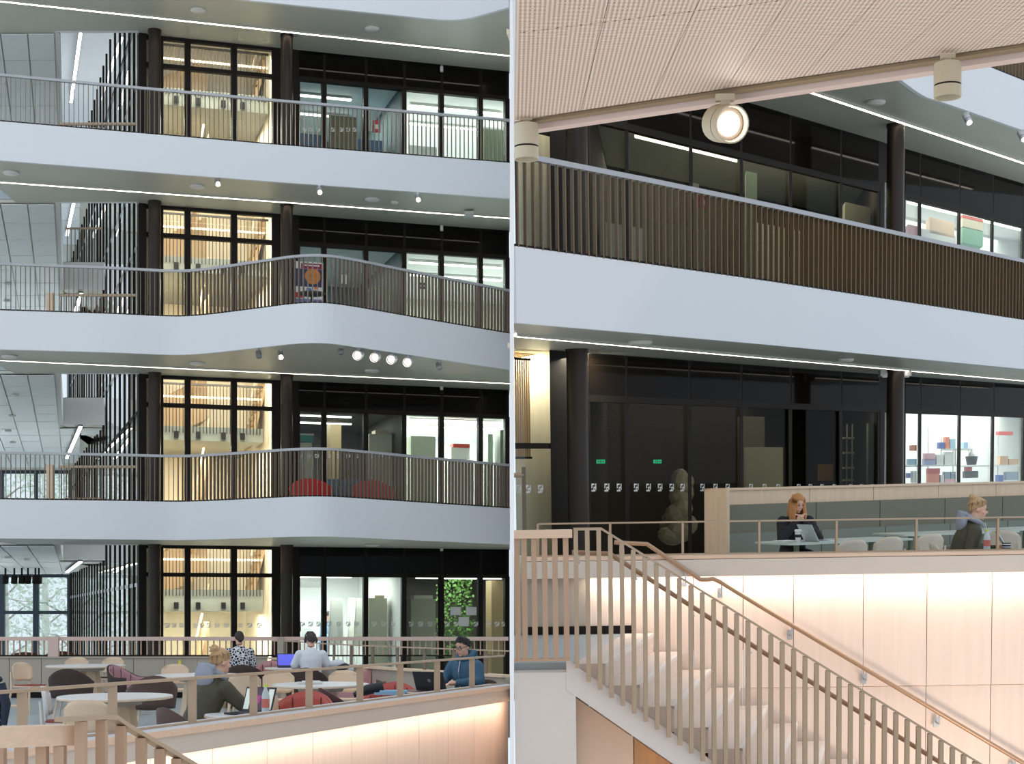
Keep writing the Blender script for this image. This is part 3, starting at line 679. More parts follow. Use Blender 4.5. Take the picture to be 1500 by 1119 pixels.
# stair balustrade (near side)
def rp(px, py, y=YN-.12): return PY(px, py, y)
t = root('stair_railing', 'bronze railing with flat bars running down the near side of the stair', 'railing', rp(900,965))
top = [rp(840,775), rp(881,774.5), rp(1436.6,1119), rp(1480,1146)]
part('top_rail', MB().sweep(top, .05, .022), G['railb'], t)
low = [rp(838,809,YN+.0), rp(893,811,YN), rp(1130,963,YN), rp(1381,1119,YN), rp(1450,1162,YN)]
part('handrail', MB().tube(low, .021, 10), mat('bronze_handrail',(176,142,112),.35,.4), t, smooth=True)
def ontop(px):
    a, b = (top[0], top[1]) if px < 881 else (top[1], top[2]); x = X(px, YN-.12); f = (x-a.x)/(b.x-a.x); return a.z+(b.z-a.z)*f
i = 0; px = 843.5
while px < 1455:
    x = X(px, YN-.12); z1_ = ontop(px)-.01; z0_ = A0.z+sl.z*(x-A0.x)-.05 if px > 848 else A0.z+sl.z*(x-A0.x)
    part('baluster', MB().hexa([(x-.018,YN-.145,z0_),(x+.018,YN-.145,z0_),(x+.018,YN-.095,z0_),(x-.018,YN-.095,z0_)],[(x-.018,YN-.145,z1_),(x+.018,YN-.145,z1_),(x+.018,YN-.095,z1_),(x-.018,YN-.095,z1_)]), G['railb'], t)
    if i % 5 == 0:
        hz = None
        for a, b in zip(low, low[1:]):
            if a.x <= x <= b.x: hz = a.z+(b.z-a.z)*(x-a.x)/(b.x-a.x)
        if hz: part('bracket', MB().box((x+.03,YN-.05,hz-.09), (.012,.1,.012)).box((x+.03,YN-.0,hz-.05), (.012,.012,.09)), G['steel'], t)
    i += 1; px += 16.8
# landing balustrade with wooden rail
t = root('landing_railing', 'wide wooden rail on fat tan bars at the landing, right hall', 'railing', rp(795,965))
yb_ = YN-.1
part('handrail', MB().box(((xl+X(838,yb_))/2, yb_, (rp(800,776,yb_).z+rp(800,788,yb_).z)/2), (X(838,yb_)-xl, .12, .068)), G['woodh'], t)
for px in (757,767.5,782,797.5,812.6,828.6):
    x = X(px, yb_); za, zb_ = rp(800,965,yb_).z, rp(800,788,yb_).z
    part('baluster', MB().box((x, yb_, (za+zb_)/2), (.045,.06,zb_-za)), mat('tan_baluster',(190,158,130),.5,.1), t)
part('bottom_rail', MB().box(((xl+X(833,yb_))/2, yb_, rp(800,966,yb_).z), (X(833,yb_)-xl, .06, .02)), mat('tan_baluster',(190,158,130)), t)
# wall handrail on the far side
def wp(px, py): return PY(px, py, YB-.1)
t = root('stair_handrail', 'round bronze handrail fixed along the glowing wooden wall', 'handrail', wp(1200,940))
path = [wp(900,794),wp(903,794.5),wp(948,797),wp(1000,832),wp(1026,849),wp(1036,849),wp(1045,848),wp(1056,853),wp(1120,892),wp(1500,1118),wp(1560,1154)]
part('rail', MB().tube(path, .023, 10), mat('bronze_handrail',(176,142,112)), t, smooth=True)
for px, py in ((912,797),(1004,838),(1057,855),(1160,917),(1269,982),(1376,1046),(1487,1112)):
    p = wp(px, py); part('bracket', MB().box((p.x,p.y,p.z-.05), (.014,.014,.1)).box((p.x,p.y+.05,p.z-.1), (.014,.12,.014)).box((p.x,p.y+.13,p.z-.1), (.05,.02,.1)), G['steel'], t)

single('wall_left', MB().box(((xl+X(771,YB))/2, YB+.55, .29), (X(771,YB)-xl, .1, .98)), G['cream'], 'low cream wall behind the landing at the white partition', kind='structure')
# ================= movable things: builders
def ctr(pxa, pxb): return (pxa+pxb)/2
def make_chair(label, wood, pad, loc, rz, group=None):
    t = root('dining_chair', label, 'chair', loc, rz, group)
    rows = []
    for j in range(8):
        f = j/7; z = .53+.30*f; wd = .215*(1-.9*max(0, (f-.75)/.25)**3*.25)*(1-.35*max(0, (.2-f)/.2)**2); r = []
        for k in range(9):
            a = (k/4-1); r.append((wd*a, .2+.05*f-.055*a*a, z-(.035*abs(a)**4 if f > .8 else 0)))
        rows.append(r)
    o = part('backrest', MB().grid(rows), wood, t, local=True, smooth=True); m = o.modifiers.new('s', 'SOLIDIFY'); m.thickness = .014
    part('seat', MB().rbox((0,0,.445), (.43,.42,.018), .08), wood, t, local=True)
    if pad: part('seat_pad', MB().rbox((0,-.005,.462), (.40,.39,.018), .08), pad, t, local=True, smooth=True)
    for sx in (-1, 1):
        part('leg', MB().tube([(sx*.2,-.2,0),(sx*.18,-.17,.44)], [.012,.018], 8), wood, t, local=True, smooth=True)
        part('leg', MB().tube([(sx*.215,.27,0),(sx*.195,.21,.44),(sx*.19,.235,.68)], [.012,.019,.012], 8), wood, t, local=True, smooth=True)
    return t
def make_tub(label, outer, inner, loc, rz, group=None, legm=None, s=1.0):
    t = root('tub_chair', label, 'armchair', loc, rz, group)
    def shell_(R, dz, n=20, m=6):
        rows = []
        for j in range(m+1):
            f = j/m; r = []
            for k in range(n+1):
                a = math.radians(-28+236*k/n); back = max(0, math.sin(a)); top = .60+.2*back**1.5-dz
                z = .36+(top-.36)*f; rr = R*(1+.10*f-.0*back)
                r.append((rr*1.02*math.cos(a), rr*math.sin(a)*.98+.02, z))
            rows.append(r)
        return MB().grid(rows)
    o = part('shell', shell_(.30*s, 0), outer, t, local=True, smooth=True); m = o.modifiers.new('s', 'SOLIDIFY'); m.thickness = .02
    o = part('lining', shell_(.272*s, .008), inner, t, local=True, smooth=True); m = o.modifiers.new('s', 'SOLIDIFY'); m.thickness = .016
    part('seat', MB().lathe((0,-.01,.34), [(.2*s,0),(.27*s,.02),(.275*s,.1),(.24*s,.13)], 20), inner, t, local=True, smooth=True)
    for k in range(5):
        a = math.radians(90-64+32*k); r0 = .256*s
        part('seam', MB().tube([(r0*math.cos(a), r0*math.sin(a)+.02, .5), (r0*1.07*math.cos(a), r0*1.07*math.sin(a)+.02, .60+.17*max(0,math.sin(a))**1.5)], .005, 5), cm('seam_dark',(70,40,40)), t, local=True)
    for sx in (-1,1):
        for sy in (-1,1): part('leg', MB().tube([(sx*.24,sy*.22,0),(sx*.17,sy*.16,.35)], [.010,.016], 8), legm or G['wood'], t, local=True, smooth=True)
    return t
def make_table(label, loc, r, sy=1.0, top=None, rz=0):
    t = root('round_table', label, 'table', loc, rz)
    part('tabletop', MB().lathe((0,0,.70), [(r-.02,0),(r,.006),(r,.022)], 40, sy), G['wood'], t, local=True, smooth=True)
    part('top_surface', MB().lathe((0,0,.7221), [(r-.004,0),(r-.006,.01)], 40, sy), top or mat('pale_table_laminate',(224,222,220),.35,var=.02), t, local=True, smooth=True)
    part('apron', MB().lathe((0,0,.64), [(r*.45,0),(r*.5,.06)], 24, sy), G['woodgrey'], t, local=True)
    for k in range(4):
        a = math.pi/4+k*math.pi/2; c, s = math.cos(a), math.sin(a)
        q = lambda rr, w, z: (rr*c-w*s, (rr*s+w*c)*sy, z)
        part('leg', MB().hexa([q(.2*r/.6,-.09,0), q(.28*r/.6,-.09,0), q(.28*r/.6,.09,0), q(.2*r/.6,.09,0)], [q(.02,-.05,.64), q(.2*r/.6,-.05,.64), q(.2*r/.6,.05,.64), q(.02,.05,.64)]), G['wood'], t, local=True)
    return t
def make_laptop(label, loc, rz, body, screen, open_=110, w=.33, logo=None):
    t = root('laptop', label, 'laptop', loc, rz)          # user sits on the -Y side; screen hinge at +Y
    part('base', MB().rbox((0,0,.008), (w,.22,.014), .01), body, t, local=True)
    part('keyboard', MB().box((0,.01,.0155), (w*.86,.11,.002)), cm('key_black',(34,34,38)), t, local=True)
    a = math.radians(open_-90); R = Matrix.Rotation(-a, 3, 'X'); c = Vector((0,.11,.015))
    part('lid', MB().box(c+R@Vector((0,.004,.11)), (w,.008,.22), mtx=R), body, t, local=True)
    so = part('screen', MB().box(c+R@Vector((0,-.001,.112)), (w*.93,.002,.19), mtx=R), screen, t, local=True)
    if 'dark' in screen.name:
        for x_, c_ in ((-.37,'pale'),(.38,'pale')): part('screen_column', MB().box(c+R@Vector((x_*w,-.003,.112)), (w*.17,.002,.18), mtx=R), mat('screen_side',(190,200,190),.3,emit=.5), so, local=True)
        part('screen_plot', MB().box(c+R@Vector((0,-.003,.11)), (w*.12,.002,.07), mtx=R), mat('screen_magenta',(150,50,120),.3,emit=.4), so, local=True)
    if logo: part('lid_mark', MB().lathe(c+R@Vector((0,.0085,.115)), [(.022,0),(.022,.001)], 16, axis=R@Matrix.Rotation(-math.pi/2,3,'X')), logo, t, local=True)
    return t
def make_bottle(label, loc, h, cap, body, band=None, r=.033):
    t = root('bottle', label, 'bottle', loc)
    part('body', MB().lathe((0,0,0), [(r*.9,0),(r,.01),(r,h*.62),(r*.75,h*.75),(r*.4,h*.86),(r*.38,h*.93)], 16), body, t, local=True, smooth=True)
    part('cap', MB().lathe((0,0,h*.92), [(r*.48,0),(r*.48,h*.075)], 14), cap, t, local=True)
    if band: part('paper_band', MB().lathe((0,0,h*.25), [(r*1.03,0),(r*1.03,h*.28)], 16), band, t, local=True, smooth=True)
    return t
# ---- people
def ell(mb, pts, rads, n=14):               # elliptical tube: rads = (half width x, half depth y)
    i = len(mb.v); m = len(pts)
    for j, p in enumerate(pts):
        t = (Vector(pts[min(j+1,m-1)])-Vector(pts[max(j-1,0)])).normalized(); a = Vector((1,0,0)); b = t.cross(a).normalized(); a = b.cross(t)
        for k in range(n):
            q = 2*math.pi*k/n; mb.v.append(Vector(p)+a*math.cos(q)*rads[j][0]+b*math.sin(q)*rads[j][1])
    for j in range(m-1):
        for k in range(n): mb.f.append((i+j*n+k, i+j*n+(k+1) % n, i+(j+1)*n+(k+1) % n, i+(j+1)*n+k))
    mb.f.append(tuple(i+k for k in reversed(range(n)))); mb.f.append(tuple(i+(m-1)*n+k for k in range(n)))
def limb(mb, pts, rads):
    for p, r in zip(pts, rads): mb.ball(p, r, 12, 8)
    for a, b, ra, rb in zip(pts, pts[1:], rads, rads[1:]): mb.tube([a, Vector(a).lerp(Vector(b),.5), b], [ra*.97,(ra+rb)/2,rb*.97], 12)
def figure(mb, g, hip, sp, S, nk, shl, hands, stand, sleeve, part_):
    g2 = g
    if part_ in ('body','top'):
        w0 = hip+sp*(-.04 if part_ == 'top' else .0)
        ell(mb, [w0, hip+sp*.10, hip+sp*.22, hip+sp*.34, S-sp*.03, S+sp*.035, S+sp*.075], [(.165+g,.125+g),(.15+g,.115+g),(.145+g,.108+g),(.165+g,.118+g),(.16+g,.10+g),(.10+g,.075+g),(.06+g*.5,.055+g*.5)])
        for s in (-1,1):
            e, w_ = hands[s]
            if part_ == 'body' or sleeve == 1: limb(mb, [shl[s], shl[s].lerp(e,.5), e, e.lerp(w_,.45), e.lerp(w_, .97 if part_ == 'body' else .94)], [.062+g,.052+g,.043+g,.040+g,.026+g*.8])
            else: limb(mb, [shl[s], shl[s].lerp(e,.5), shl[s].lerp(e,.8)], [.062+g,.055+g,.052+g])
    if part_ in ('body','legs'):
        for s in (-1,1):
            if stand: ks = [Vector((s*.09,0,.9)), Vector((s*.1,-.01,.7)), Vector((s*.1,-.02,.5)), Vector((s*.105,0,.3)), Vector((s*.11,0,.08))]
            else: ks = [Vector((s*.10,-.03,.55)), Vector((s*.115,-.25,.54)), Vector((s*.13,-.44,.51)), Vector((s*.135,-.43,.3)), Vector((s*.14,-.42,.08))]
            limb(mb, ks, [.085+g,.075+g,.056+g,.052+g,.036+g])
        if part_ == 'legs': ell(mb, [hip-sp*.06, hip+sp*.06], [(.15+g,.12+g),(.16+g,.12+g)])
    return mb
def fuse(meshes, name, m, voxel, smooth_it=4):
    bm = bmesh.new()
    for x in meshes: bm.from_mesh(x)
    me = bpy.data.meshes.new(name); bm.to_mesh(me); bm.free()
    o = bpy.data.objects.new('tmp', me); COL.objects.link(o)
    r = o.modifiers.new('r', 'REMESH'); r.mode = 'VOXEL'; r.voxel_size = voxel; r.use_smooth_shade = True
    s = o.modifiers.new('s', 'SMOOTH'); s.factor = .5; s.iterations = smooth_it
    dg = bpy.context.evaluated_depsgraph_get(); out = bpy.data.meshes.new_from_object(o.evaluated_get(dg)); bpy.data.objects.remove(o)
    out.name = name; out.materials.clear(); out.materials.append(m)
    for p in out.polygons: p.use_smooth = True
    return out
SKIN = mat('skin', (222,176,152), .55, var=.04)
def person(label, loc, rz, lean=10, head=(0,10), arms=None, top=None, pants=None, hair='short', hairm=None, stand=False, hood=None, skin=None, sleeve=1.0, extras=(), sc=1.0, twist=0):
    sk_ = skin or SKIN
    t = root('person', label, 'person', loc, rz); t.scale = (sc,)*3
    V = Vector; L = math.radians(lean)
    hip = V((0,0,.95 if stand else .54)); sp = V((0,-math.sin(L),math.cos(L)))
    waist = hip+sp*.16; chest = hip+sp*.36; S = hip+sp*.47; nk = S+V((0,-math.sin(L*.9),math.cos(L*.9)))*.10
    Hc = nk+V((0,-.03-.05*math.sin(L),.11)); sx_ = .175
    yaw, pitch = math.radians(head[0]), math.radians(head[1])
    HR = Matrix.Rotation(yaw, 3, 'Z') @ Matrix.Rotation(pitch, 3, 'X')
    shl = {-1: S+V((-sx_,0,-.03)), 1: S+V((sx_,0,-.03))}
    arms = arms or {-1: ((-.24,-.1,.75),(-.12,-.4,.77)), 1: ((.24,-.1,.75),(.12,-.4,.77))}
    hands = {k: (V(arms[k][0]), V(arms[k][1])) for k in (-1,1)}
    fg = lambda g, w_: figure(MB(), g, hip, sp, S, nk, shl, hands, stand, sleeve, w_)
    body = fg(-.004, 'body').mesh('b', sk_)
    hb = MB(); q = lambda v: Hc+HR@V(v)
    hb.ball(Hc+HR@V((0,.012,.02)), (.074,.092,.098), 16, 12, HR); hb.ball(q((0,-.028,-.045)), (.054,.058,.066), 14, 10, HR)
    hb.ball(q((0,-.092,-.018)), (.013,.022,.022), 8, 6, HR); hb.ball(q((0,-.08,-.062)), (.026,.012,.011), 8, 6, HR); hb.ball(q((0,-.068,-.092)), (.022,.02,.018), 8, 6, HR)
    for s in (-1,1): hb.ball(q((s*.076,.012,-.012)), (.010,.020,.030), 8, 6, HR); hb.ball(q((s*.042,-.055,-.028)), (.022,.02,.02), 8, 6, HR)
    hb.tube([nk, Hc+V((0,.02,-.04))], [.056,.054], 12)
    for s in (-1,1):
        e, w_ = hands[s]; d_ = (w_-e).normalized(); up = V((0,0,1)) if abs(d_.z) < .8 else V((0,-1,0)); sd = d_.cross(up).normalized(); nn = sd.cross(d_)
        hb.tube([w_, w_+d_*.045, w_+d_*.085], [.024,.034,.03], 10)
        for i in range(4):
            o = sd*(.028-.0187*i); ln = (.07,.08,.075,.06)[i]; b0 = w_+d_*.08+o
            hb.tube([b0, b0+d_*ln*.5-nn*.01, b0+d_*ln*.85-nn*.035], [.0095,.009,.0075], 6)
        tb = w_+d_*.03+sd*s*.03*(-1); hb.tube([tb, tb+d_*.03-sd*s*.03, tb+d_*.06-sd*s*.035-nn*.01], [.012,.011,.009], 6)
    hm = hb.mesh('h', sk_)
    part('body', fuse([body, hm], 'body', sk_, .009, 3), sk_, t, local=True)
    # clothes follow the body, a little larger
    part('top', fuse([fg(.018, 'top').mesh('c', top)], 'top', top, .012, 2), top, t, local=True)
    part('trousers', fuse([fg(.012, 'legs').mesh('c', pants)], 'trousers', pants, .014, 2), pants, t, local=True)
    for s in (-1,1):
        f = V((s*.12,-.08,.04)) if stand else V((s*.145,-.5,.04)); part('shoe', MB().ball(f, (.045,.13,.045), 12, 8), cm('shoe_dark',(50,46,46)), t, local=True, smooth=True)
    # face details
    fd = MB(); 
    for s in (-1,1): fd.ball(q((s*.031,-.083,.006)), (.012,.006,.006), 8, 6, HR)
    part('eyes', fd, cm('eye_dark',(50,36,32)), t, local=True)
    fd = MB()
    for s in (-1,1): fd.ball(q((s*.031,-.084,.028)), (.019,.006,.004), 8, 5, HR)
    part('eyebrows', fd, hairm, t, local=True)
    part('mouth', MB().ball(q((0,-.09,-.062)), (.022,.005,.005), 8, 5, HR), cm('lip_rose',(176,98,92)), t, local=True)
    # hair
    hs = MB(); n, m = 28, 18
    def hp(a, th, k=1.0):
        v = V((math.sin(th)*math.sin(a), math.sin(th)*math.cos(a), math.cos(th)))
        return q(V((v.x*.080*k, v.y*.098*k+.013, v.z*.105*k+.018)))
    rows = []
    for j in range(m+1):
        r = []
        for k in range(n+1):
            a = -math.pi+2*math.pi*k/n; front = math.cos(a) < 0     # a = 0 is the back of the head
            fr_ = .5-.5*math.cos(a)                                  # 0 back .. 1 front
            lim = math.radians(138-80*fr_**.95 - (6*math.sin(a*6) if hair != 'bun' else 0)*.5)
            r.append(hp(a, lim*j/m, 1+.012*math.sin(k*5.1)*(j/m)))
        rows.append(r)
    hs.grid(rows)
    if hair == 'short':
        for k in range(150):
            a = -math.pi+2*math.pi*rnd.random(); lm = math.radians(138-80*(.5-.5*math.cos(a))**.95); th_ = lm*math.sqrt(rnd.random())
            b0 = hp(a, th_, 1.0); b1 = hp(a+.12, min(lm+.06, th_+.22), 1.09); hs.tube([b0, b1], [.011,.003], 4)
    if hair == 'bun':
        cb = q((0,.07,.085)); hs2 = MB()
        for k in range(34):
            a = -math.pi+2*math.pi*(k+.5)/34; lm = math.radians(138-80*(.5-.5*math.cos(a))**.95)
            p0, p1, p2 = hp(a, lm, 1.0), hp(a, lm*.66, 1.03), hp(a*.8, lm*.36+.1, 1.03)
            (hs if k % 3 else hs2).tube([p0, p1, p2.lerp(cb,.35), cb], [.004,.0085,.009,.008], 5)
    if hair in ('bun',):
        c = q((0,.085,.10)); hs.ball(c, (.042,.04,.038), 12, 8); hs.tube([q((0,.07,.06)), c], [.04,.03], 8)
        for k in range(5): hs.tube([c+V((.034*math.cos(k*1.3),.02*math.sin(k),.02*math.sin(k*1.3))), c+V((.045*math.cos(k*1.3+.5),.03,.034*math.sin(k*1.3+.5)))], [.012,.007], 5)
    if hair == 'long':
        for k in range(26):
            a = -2.35+4.7*k/25
            b0 = hp(a, math.radians(60)); b1 = hp(a, math.radians(105), 1.06); dn = V((math.sin(a)*.02, .02, -1))
            ln = .2+.1*rnd.random(); hs.tube([b0, b1, b1+dn*ln*.5+V((math.sin(a)*.02,rnd.uniform(-.01,.01),0)), b1+dn*ln], [.016,.024,.022,.006], 6)
    if hair == 'back': hs.ball(q((0,.09,-.03)), (.05,.04,.05), 10, 8, HR)
    if hair == 'bun': part('hair_streaks', hs2, mat('hair_streak_brown',(146,114,78),.6,var=.2), t, local=True, smooth=True)
    o = part('hair', hs, hairm, t, local=True, smooth=True); md = o.modifiers.new('s', 'SOLIDIFY'); md.thickness = .004
    if hood:
        hb2 = MB()
        ring = [nk+V((.085*math.sin(a), .02-.085*math.cos(a), .0+.045*-math.cos(a)+.0)) for a in [k*math.pi/8 for k in range(17)]]
        hb2.tube(ring, .034, 10, False)
        bk_ = V((0, math.cos(L), math.sin(L)))
        hb2.ball(nk+bk_*.11-sp*.07, (.12,.055,.115), 14, 10)
        hb2.tube([nk+bk_*.09+V((-.10,0,.02)), nk+bk_*.145+V((-.05,0,.02)), nk+bk_*.15+V((.05,0,.02)), nk+bk_*.09+V((.10,0,.02))], .026, 8)
        part('hood', fuse([hb2.mesh('c', hood)], 'hood', hood, .011, 3), hood, t, local=True)
        if 'cords' in extras:
            for s in (-1,1): part('drawstring', MB().tube([nk+V((s*.04,-.11,-.04)), nk+V((s*.05,-.15,-.2)), nk+V((s*.05,-.15,-.32))], .005, 5), G['whitepl'], t, local=True)
    if 'zip' in extras: part('zip', MB().tube([nk+V((0,-.085,-.06)), chest+V((0,-.155,.02)), waist+V((0,-.15,0))], .006, 5), G['steel'], t, local=True)
    if 'glasses' in extras:
        gm = MB()
        for s in (-1,1):
            gm.tube([q((s*.034+.026*math.cos(a),-.102,.002+.018*math.sin(a))) for a in [k*math.pi/6 for k in range(13)]], .003, 5, False)
            gm.tube([q((s*.06,-.1,.006)), q((s*.08,0,.004))], .003, 5)
        gm.tube([q((-.008,-.102,.004)), q((.008,-.102,.004))], .003, 5); part('glasses', gm, cm('glasses_black',(20,18,18)), t, local=True)
    if 'phones' in extras:
        gm = MB().tube([q((-.09,0,0)), q((-.085,.0,.08)), q((-.04,0,.13)), q((.04,0,.13)), q((.085,0,.08)), q((.09,0,0))], .008, 6)
        part('headphones', gm.ball(q((-.09,.0,-.01)), (.022,.035,.042), 10, 8, HR).ball(q((.09,.0,-.01)), (.022,.035,.042), 10, 8, HR), cm('headphone_black',(28,26,28)), t, local=True, smooth=True)
    return t
def T(px, y, z=0): p = PY(px, 900, y); return Vector((p.x, y, z))
# ================= LEFT HALL: mezzanine
W[:] = [M_L, 'L']
# far wooden parapet with railing
zp = .78; yp = 31.8
xa = (-40-750)/F*yp; xb = (392-750)/F*yp
par = root('parapet', 'grey ash panelled parapet along the far side of the seating area', 'parapet', ((xa+xb)/2, yp, 0))
pxs = [-40,14,61,115,170,196,242,290,340,392]
for a_, b_ in zip(pxs, pxs[1:]):
    x0_, x1_ = (a_-750)/F*yp+.006, (b_-750)/F*yp-.006
    part('panel', MB().box(((x0_+x1_)/2, yp, .44), (x1_-x0_, .05, .66)), G['woodgrey'], par)
part('capping', MB().box(((xa+xb)/2, yp+.02, .785), (xb-xa, .14, .03)), G['woodgrey'], par)
part('plinth', MB().box(((xa+xb)/2, yp+.03, .055), (xb-xa, .04, .11)), G['black'], par)
zr = PY(200,935,31.9).z
fp = [Vector((xa,31.9,0)), Vector(((747-750)/F*31.9-.03,31.9,0))]
balustrade('pinkish wooden railing on thin bars across the whole seating area, left hall', fp, .80, zr+.03, .118, mat('pink_tan_bar',(196,160,138),.5), mat('pink_rail',(216,186,172),.45,var=.04), rh=.075, rw=.09, bd=.03, bw=.022)
single('newel_panel', MB().box(((78-750)/F*31.8, 31.83, .99), (.20,.1,.38)), mat('pink_rail',(216,186,172)), 'wide pinkish post in the far railing near the dark lounge chairs', 'post')
single('newel_panel', MB().box(((411-750)/F*31.8, 31.83, .99), (.12,.1,.38)), G['woodgrey'], 'grey wooden post in the far railing behind the man in white', 'post')
# inner ledge: from the far railing towards the right end
ia = PZ(392,967,.78); ib = Vector((-.03,21.2,.78)); 
il = resample([Vector((ia.x,ia.y+.8,0)), Vector((ia.x+.6,ia.y-.3,0)), Vector((-2.6,26.0,0)), Vector((ib.x,ib.y,0))], 5)
t = root('inner_parapet', 'curving grey wooden parapet with steel rail behind the armchairs', 'parapet', (-2, 26, 0))
part('wall', MB().sweep([p+Vector((0,0,.39)) for p in il], .12, .78), G['woodgrey'], t)
part('capping', MB().sweep([p+Vector((0,0,.795)) for p in il], .24, .03), G['wood'], t)
part('top_rail', MB().sweep([p+Vector((0,0,1.12)) for p in il], .05, .018), G['railb'], t)
for p, a in walk(il, .93):
    o = part('post', MB().box((0,0,.955), (.09,.015,.31)), G['baluster'], t, at=(p.x+2, p.y-26, 0), local=True); o.rotation_euler.z = a
# near ledge with posts and glowing wall under it
def LZ(px): return 1848/((1003+ (747-px)*(1050.5-1003)/(747-380))-905) if False else 18.9*12.7*(367)/(12.7*(px-380)+18.9*(747-px))
lp = [T(px, LZ(px)) for px in (-60,60,192,300,380,470,560,650,753)]
dl = (lp[-1]-lp[0]).normalized(); nl = Vector((-dl.y, dl.x, 0))
for i, p in enumerate(lp): p.z = 0
lg = root('ledge', 'long pale ledge with wooden edge in front of the seating area, left hall', 'ledge', (-2,14,0))
Pm = lambda p, off, z: p+nl*off+Vector((0,0,z))
part('capping', MB().sweep([Pm(lp[0],.14,.765), Pm(lp[-1],.14,.765)], .34, .03), mat('pale_ledge_top',(214,212,214),.4,var=.03), lg)
part('wood_edge', MB().sweep([Pm(lp[0],-.035,.755), Pm(lp[-1],-.035,.755)], .02, .045), G['woodh'], lg)
part('front_band', MB().sweep([Pm(lp[0],-.0,.665), Pm(lp[-1],-.0,.665)], .05, .135), mat('beige_band',(190,172,156)), lg)
part('body', MB().sweep([Pm(lp[0],.24,.36), Pm(lp[-1],.24,.36)], .12, .76), G['woodgrey'], lg)
single('floor', MB().prism([(p.x,p.y) for p in (Pm(lp[0],.3,0), Pm(lp[-1],.3,0))]+[(-.03,31.7),(-14.5,31.7)], -.2, 0), G['floor'], 'grey blue floor of the seating area in the left hall', kind='structure')
gl = root('wall_glow', 'glowing veneered panels under the near ledge, left hall', None, (-2,14,-3), kind='structure')
js = [-60,0,80,160,240,330,409,475,531,582,628,670,708,757]
for a_, b_ in zip(js, js[1:]):
    A_, B_ = Pm(T(a_,LZ(a_)),.12,0), Pm(T(b_,LZ(b_)),.12,0); d_ = (B_-A_).normalized()*.005
    part('panel', MB().sweep([A_+d_+Vector((0,0,-1.45)), B_-d_+Vector((0,0,-1.45))], .03, 4.1), G['woodglow'], gl)
t = root('linear_lamp', 'warm hidden lamp strip under the near ledge, left hall', 'light', (-2,14,.57))
part('diffuser', MB().sweep([Pm(lp[0],.05,.6), Pm(lp[-1],.05,.6)], .03, .012), G['warmled'], t)
mid = (lp[0]+lp[-1])/2; Ll = (lp[-1]-lp[0]).length
a = area('ledge_glow', Pm(mid,-.02,.57), (Ll,.08), 18, (1,.85,.75)); a.matrix_basis = Matrix.Translation(Pm(mid,-.02,.57)) @ Matrix.Rotation(math.atan2(dl.y,dl.x),4,'Z') @ Matrix.Rotation(math.radians(28),4,'X')
t = root('ledge_railing', 'bronze railing with flat posts on the near ledge, left hall', 'railing', (-2,14,.785))
part('top_rail', MB().sweep([Pm(lp[0],.14,1.11), Pm(lp[-1],.14,1.11)], .05, .02), G['railb'], t)
part('bottom_rail', MB().sweep([Pm(lp[0],.14,.787), Pm(lp[-1],.14,.787)], .04, .012), G['railb'], t)
for px in (62,192,307,395,475,548,606,659,709):
    p = Pm(T(px,LZ(px)),.14,0); w_ = .062
    o = part('post', MB().box((0,0,.165), (w_,.014,.32)), G['railb'], t, at=(p.x+2,p.y-14,0), local=True); o.rotation_euler.z = math.radians(12)
# near balustrade at the lower left corner
def N(px, py, y=6.9): return PY(px, py, y)
t = root('landing_railing', 'thick pale wooden handrail on fat tan bars at the lower left corner', 'railing', N(40,1119))
a_, b_ = N(-40,1081,6.6), N(101,1076,6.9)
part('handrail', MB().sweep([a_, b_], .09, .085), G['woodh'], t)
for px in (-20,0,31,62,88):
    p = N(px,1090,6.85); part('baluster', MB().box((p.x,p.y,.55), (.044,.05,.93)), mat('tan_baluster',(190,158,130)), t)
t = root('stair_railing', 'bronze sloping stair rail with fat bars at the lower left corner', 'railing', N(150,1119))
R_ = [N(88,1054,6.7), N(150,1050,7.0), N(165,1051,7.1), N(182,1062,7.2), N(285,1122,7.6), N(340,1155,7.8)]
part('top_rail', MB().sweep(R_, .055, .02), G['railb'], t)
for px in (118,149,177,206,233,258,282):
    for a, b in zip(R_, R_[1:]):
        pa, pb = 750+a.x/a.y*F, 750+b.x/b.y*F
        if pa <= px <= pb:
            f = (px-pa)/(pb-pa); p = a.lerp(b, f); part('baluster', MB().box((p.x,p.y,(p.z-.012+.1)/2-.2), (.042,.05,p.z+.288)), mat('tan_baluster',(190,158,130)), t)
# tables
SYT = 1.35
make_table('white round table nearest the ledge beside the woman in the olive jacket', T(169,17.2), .585, SYT)
make_table('white round table standing by the far parapet at the left', T(126,28.3), .66, SYT)
make_table('white round table behind the woman with the hair bun', T(292,23.6), .62, SYT)
make_table('white round table in front of the man in the white shirt', T(470,20.3), .60, SYT)
make_table('white round table of the man in the white shirt', T(428,26.9), .45, 1.2)
make_table('small round table of the woman in the patterned blouse', T(336,28.4), .42, 1.1)
make_table('round table of the man in the blue hoodie, edge at the ledge', T(648,18.55), .42, .9, top=mat('plum_table_top',(120,86,84),.4))
make_table('round table at the ledge carrying the open laptop, left hall', T(372,13.95), .42, .9)
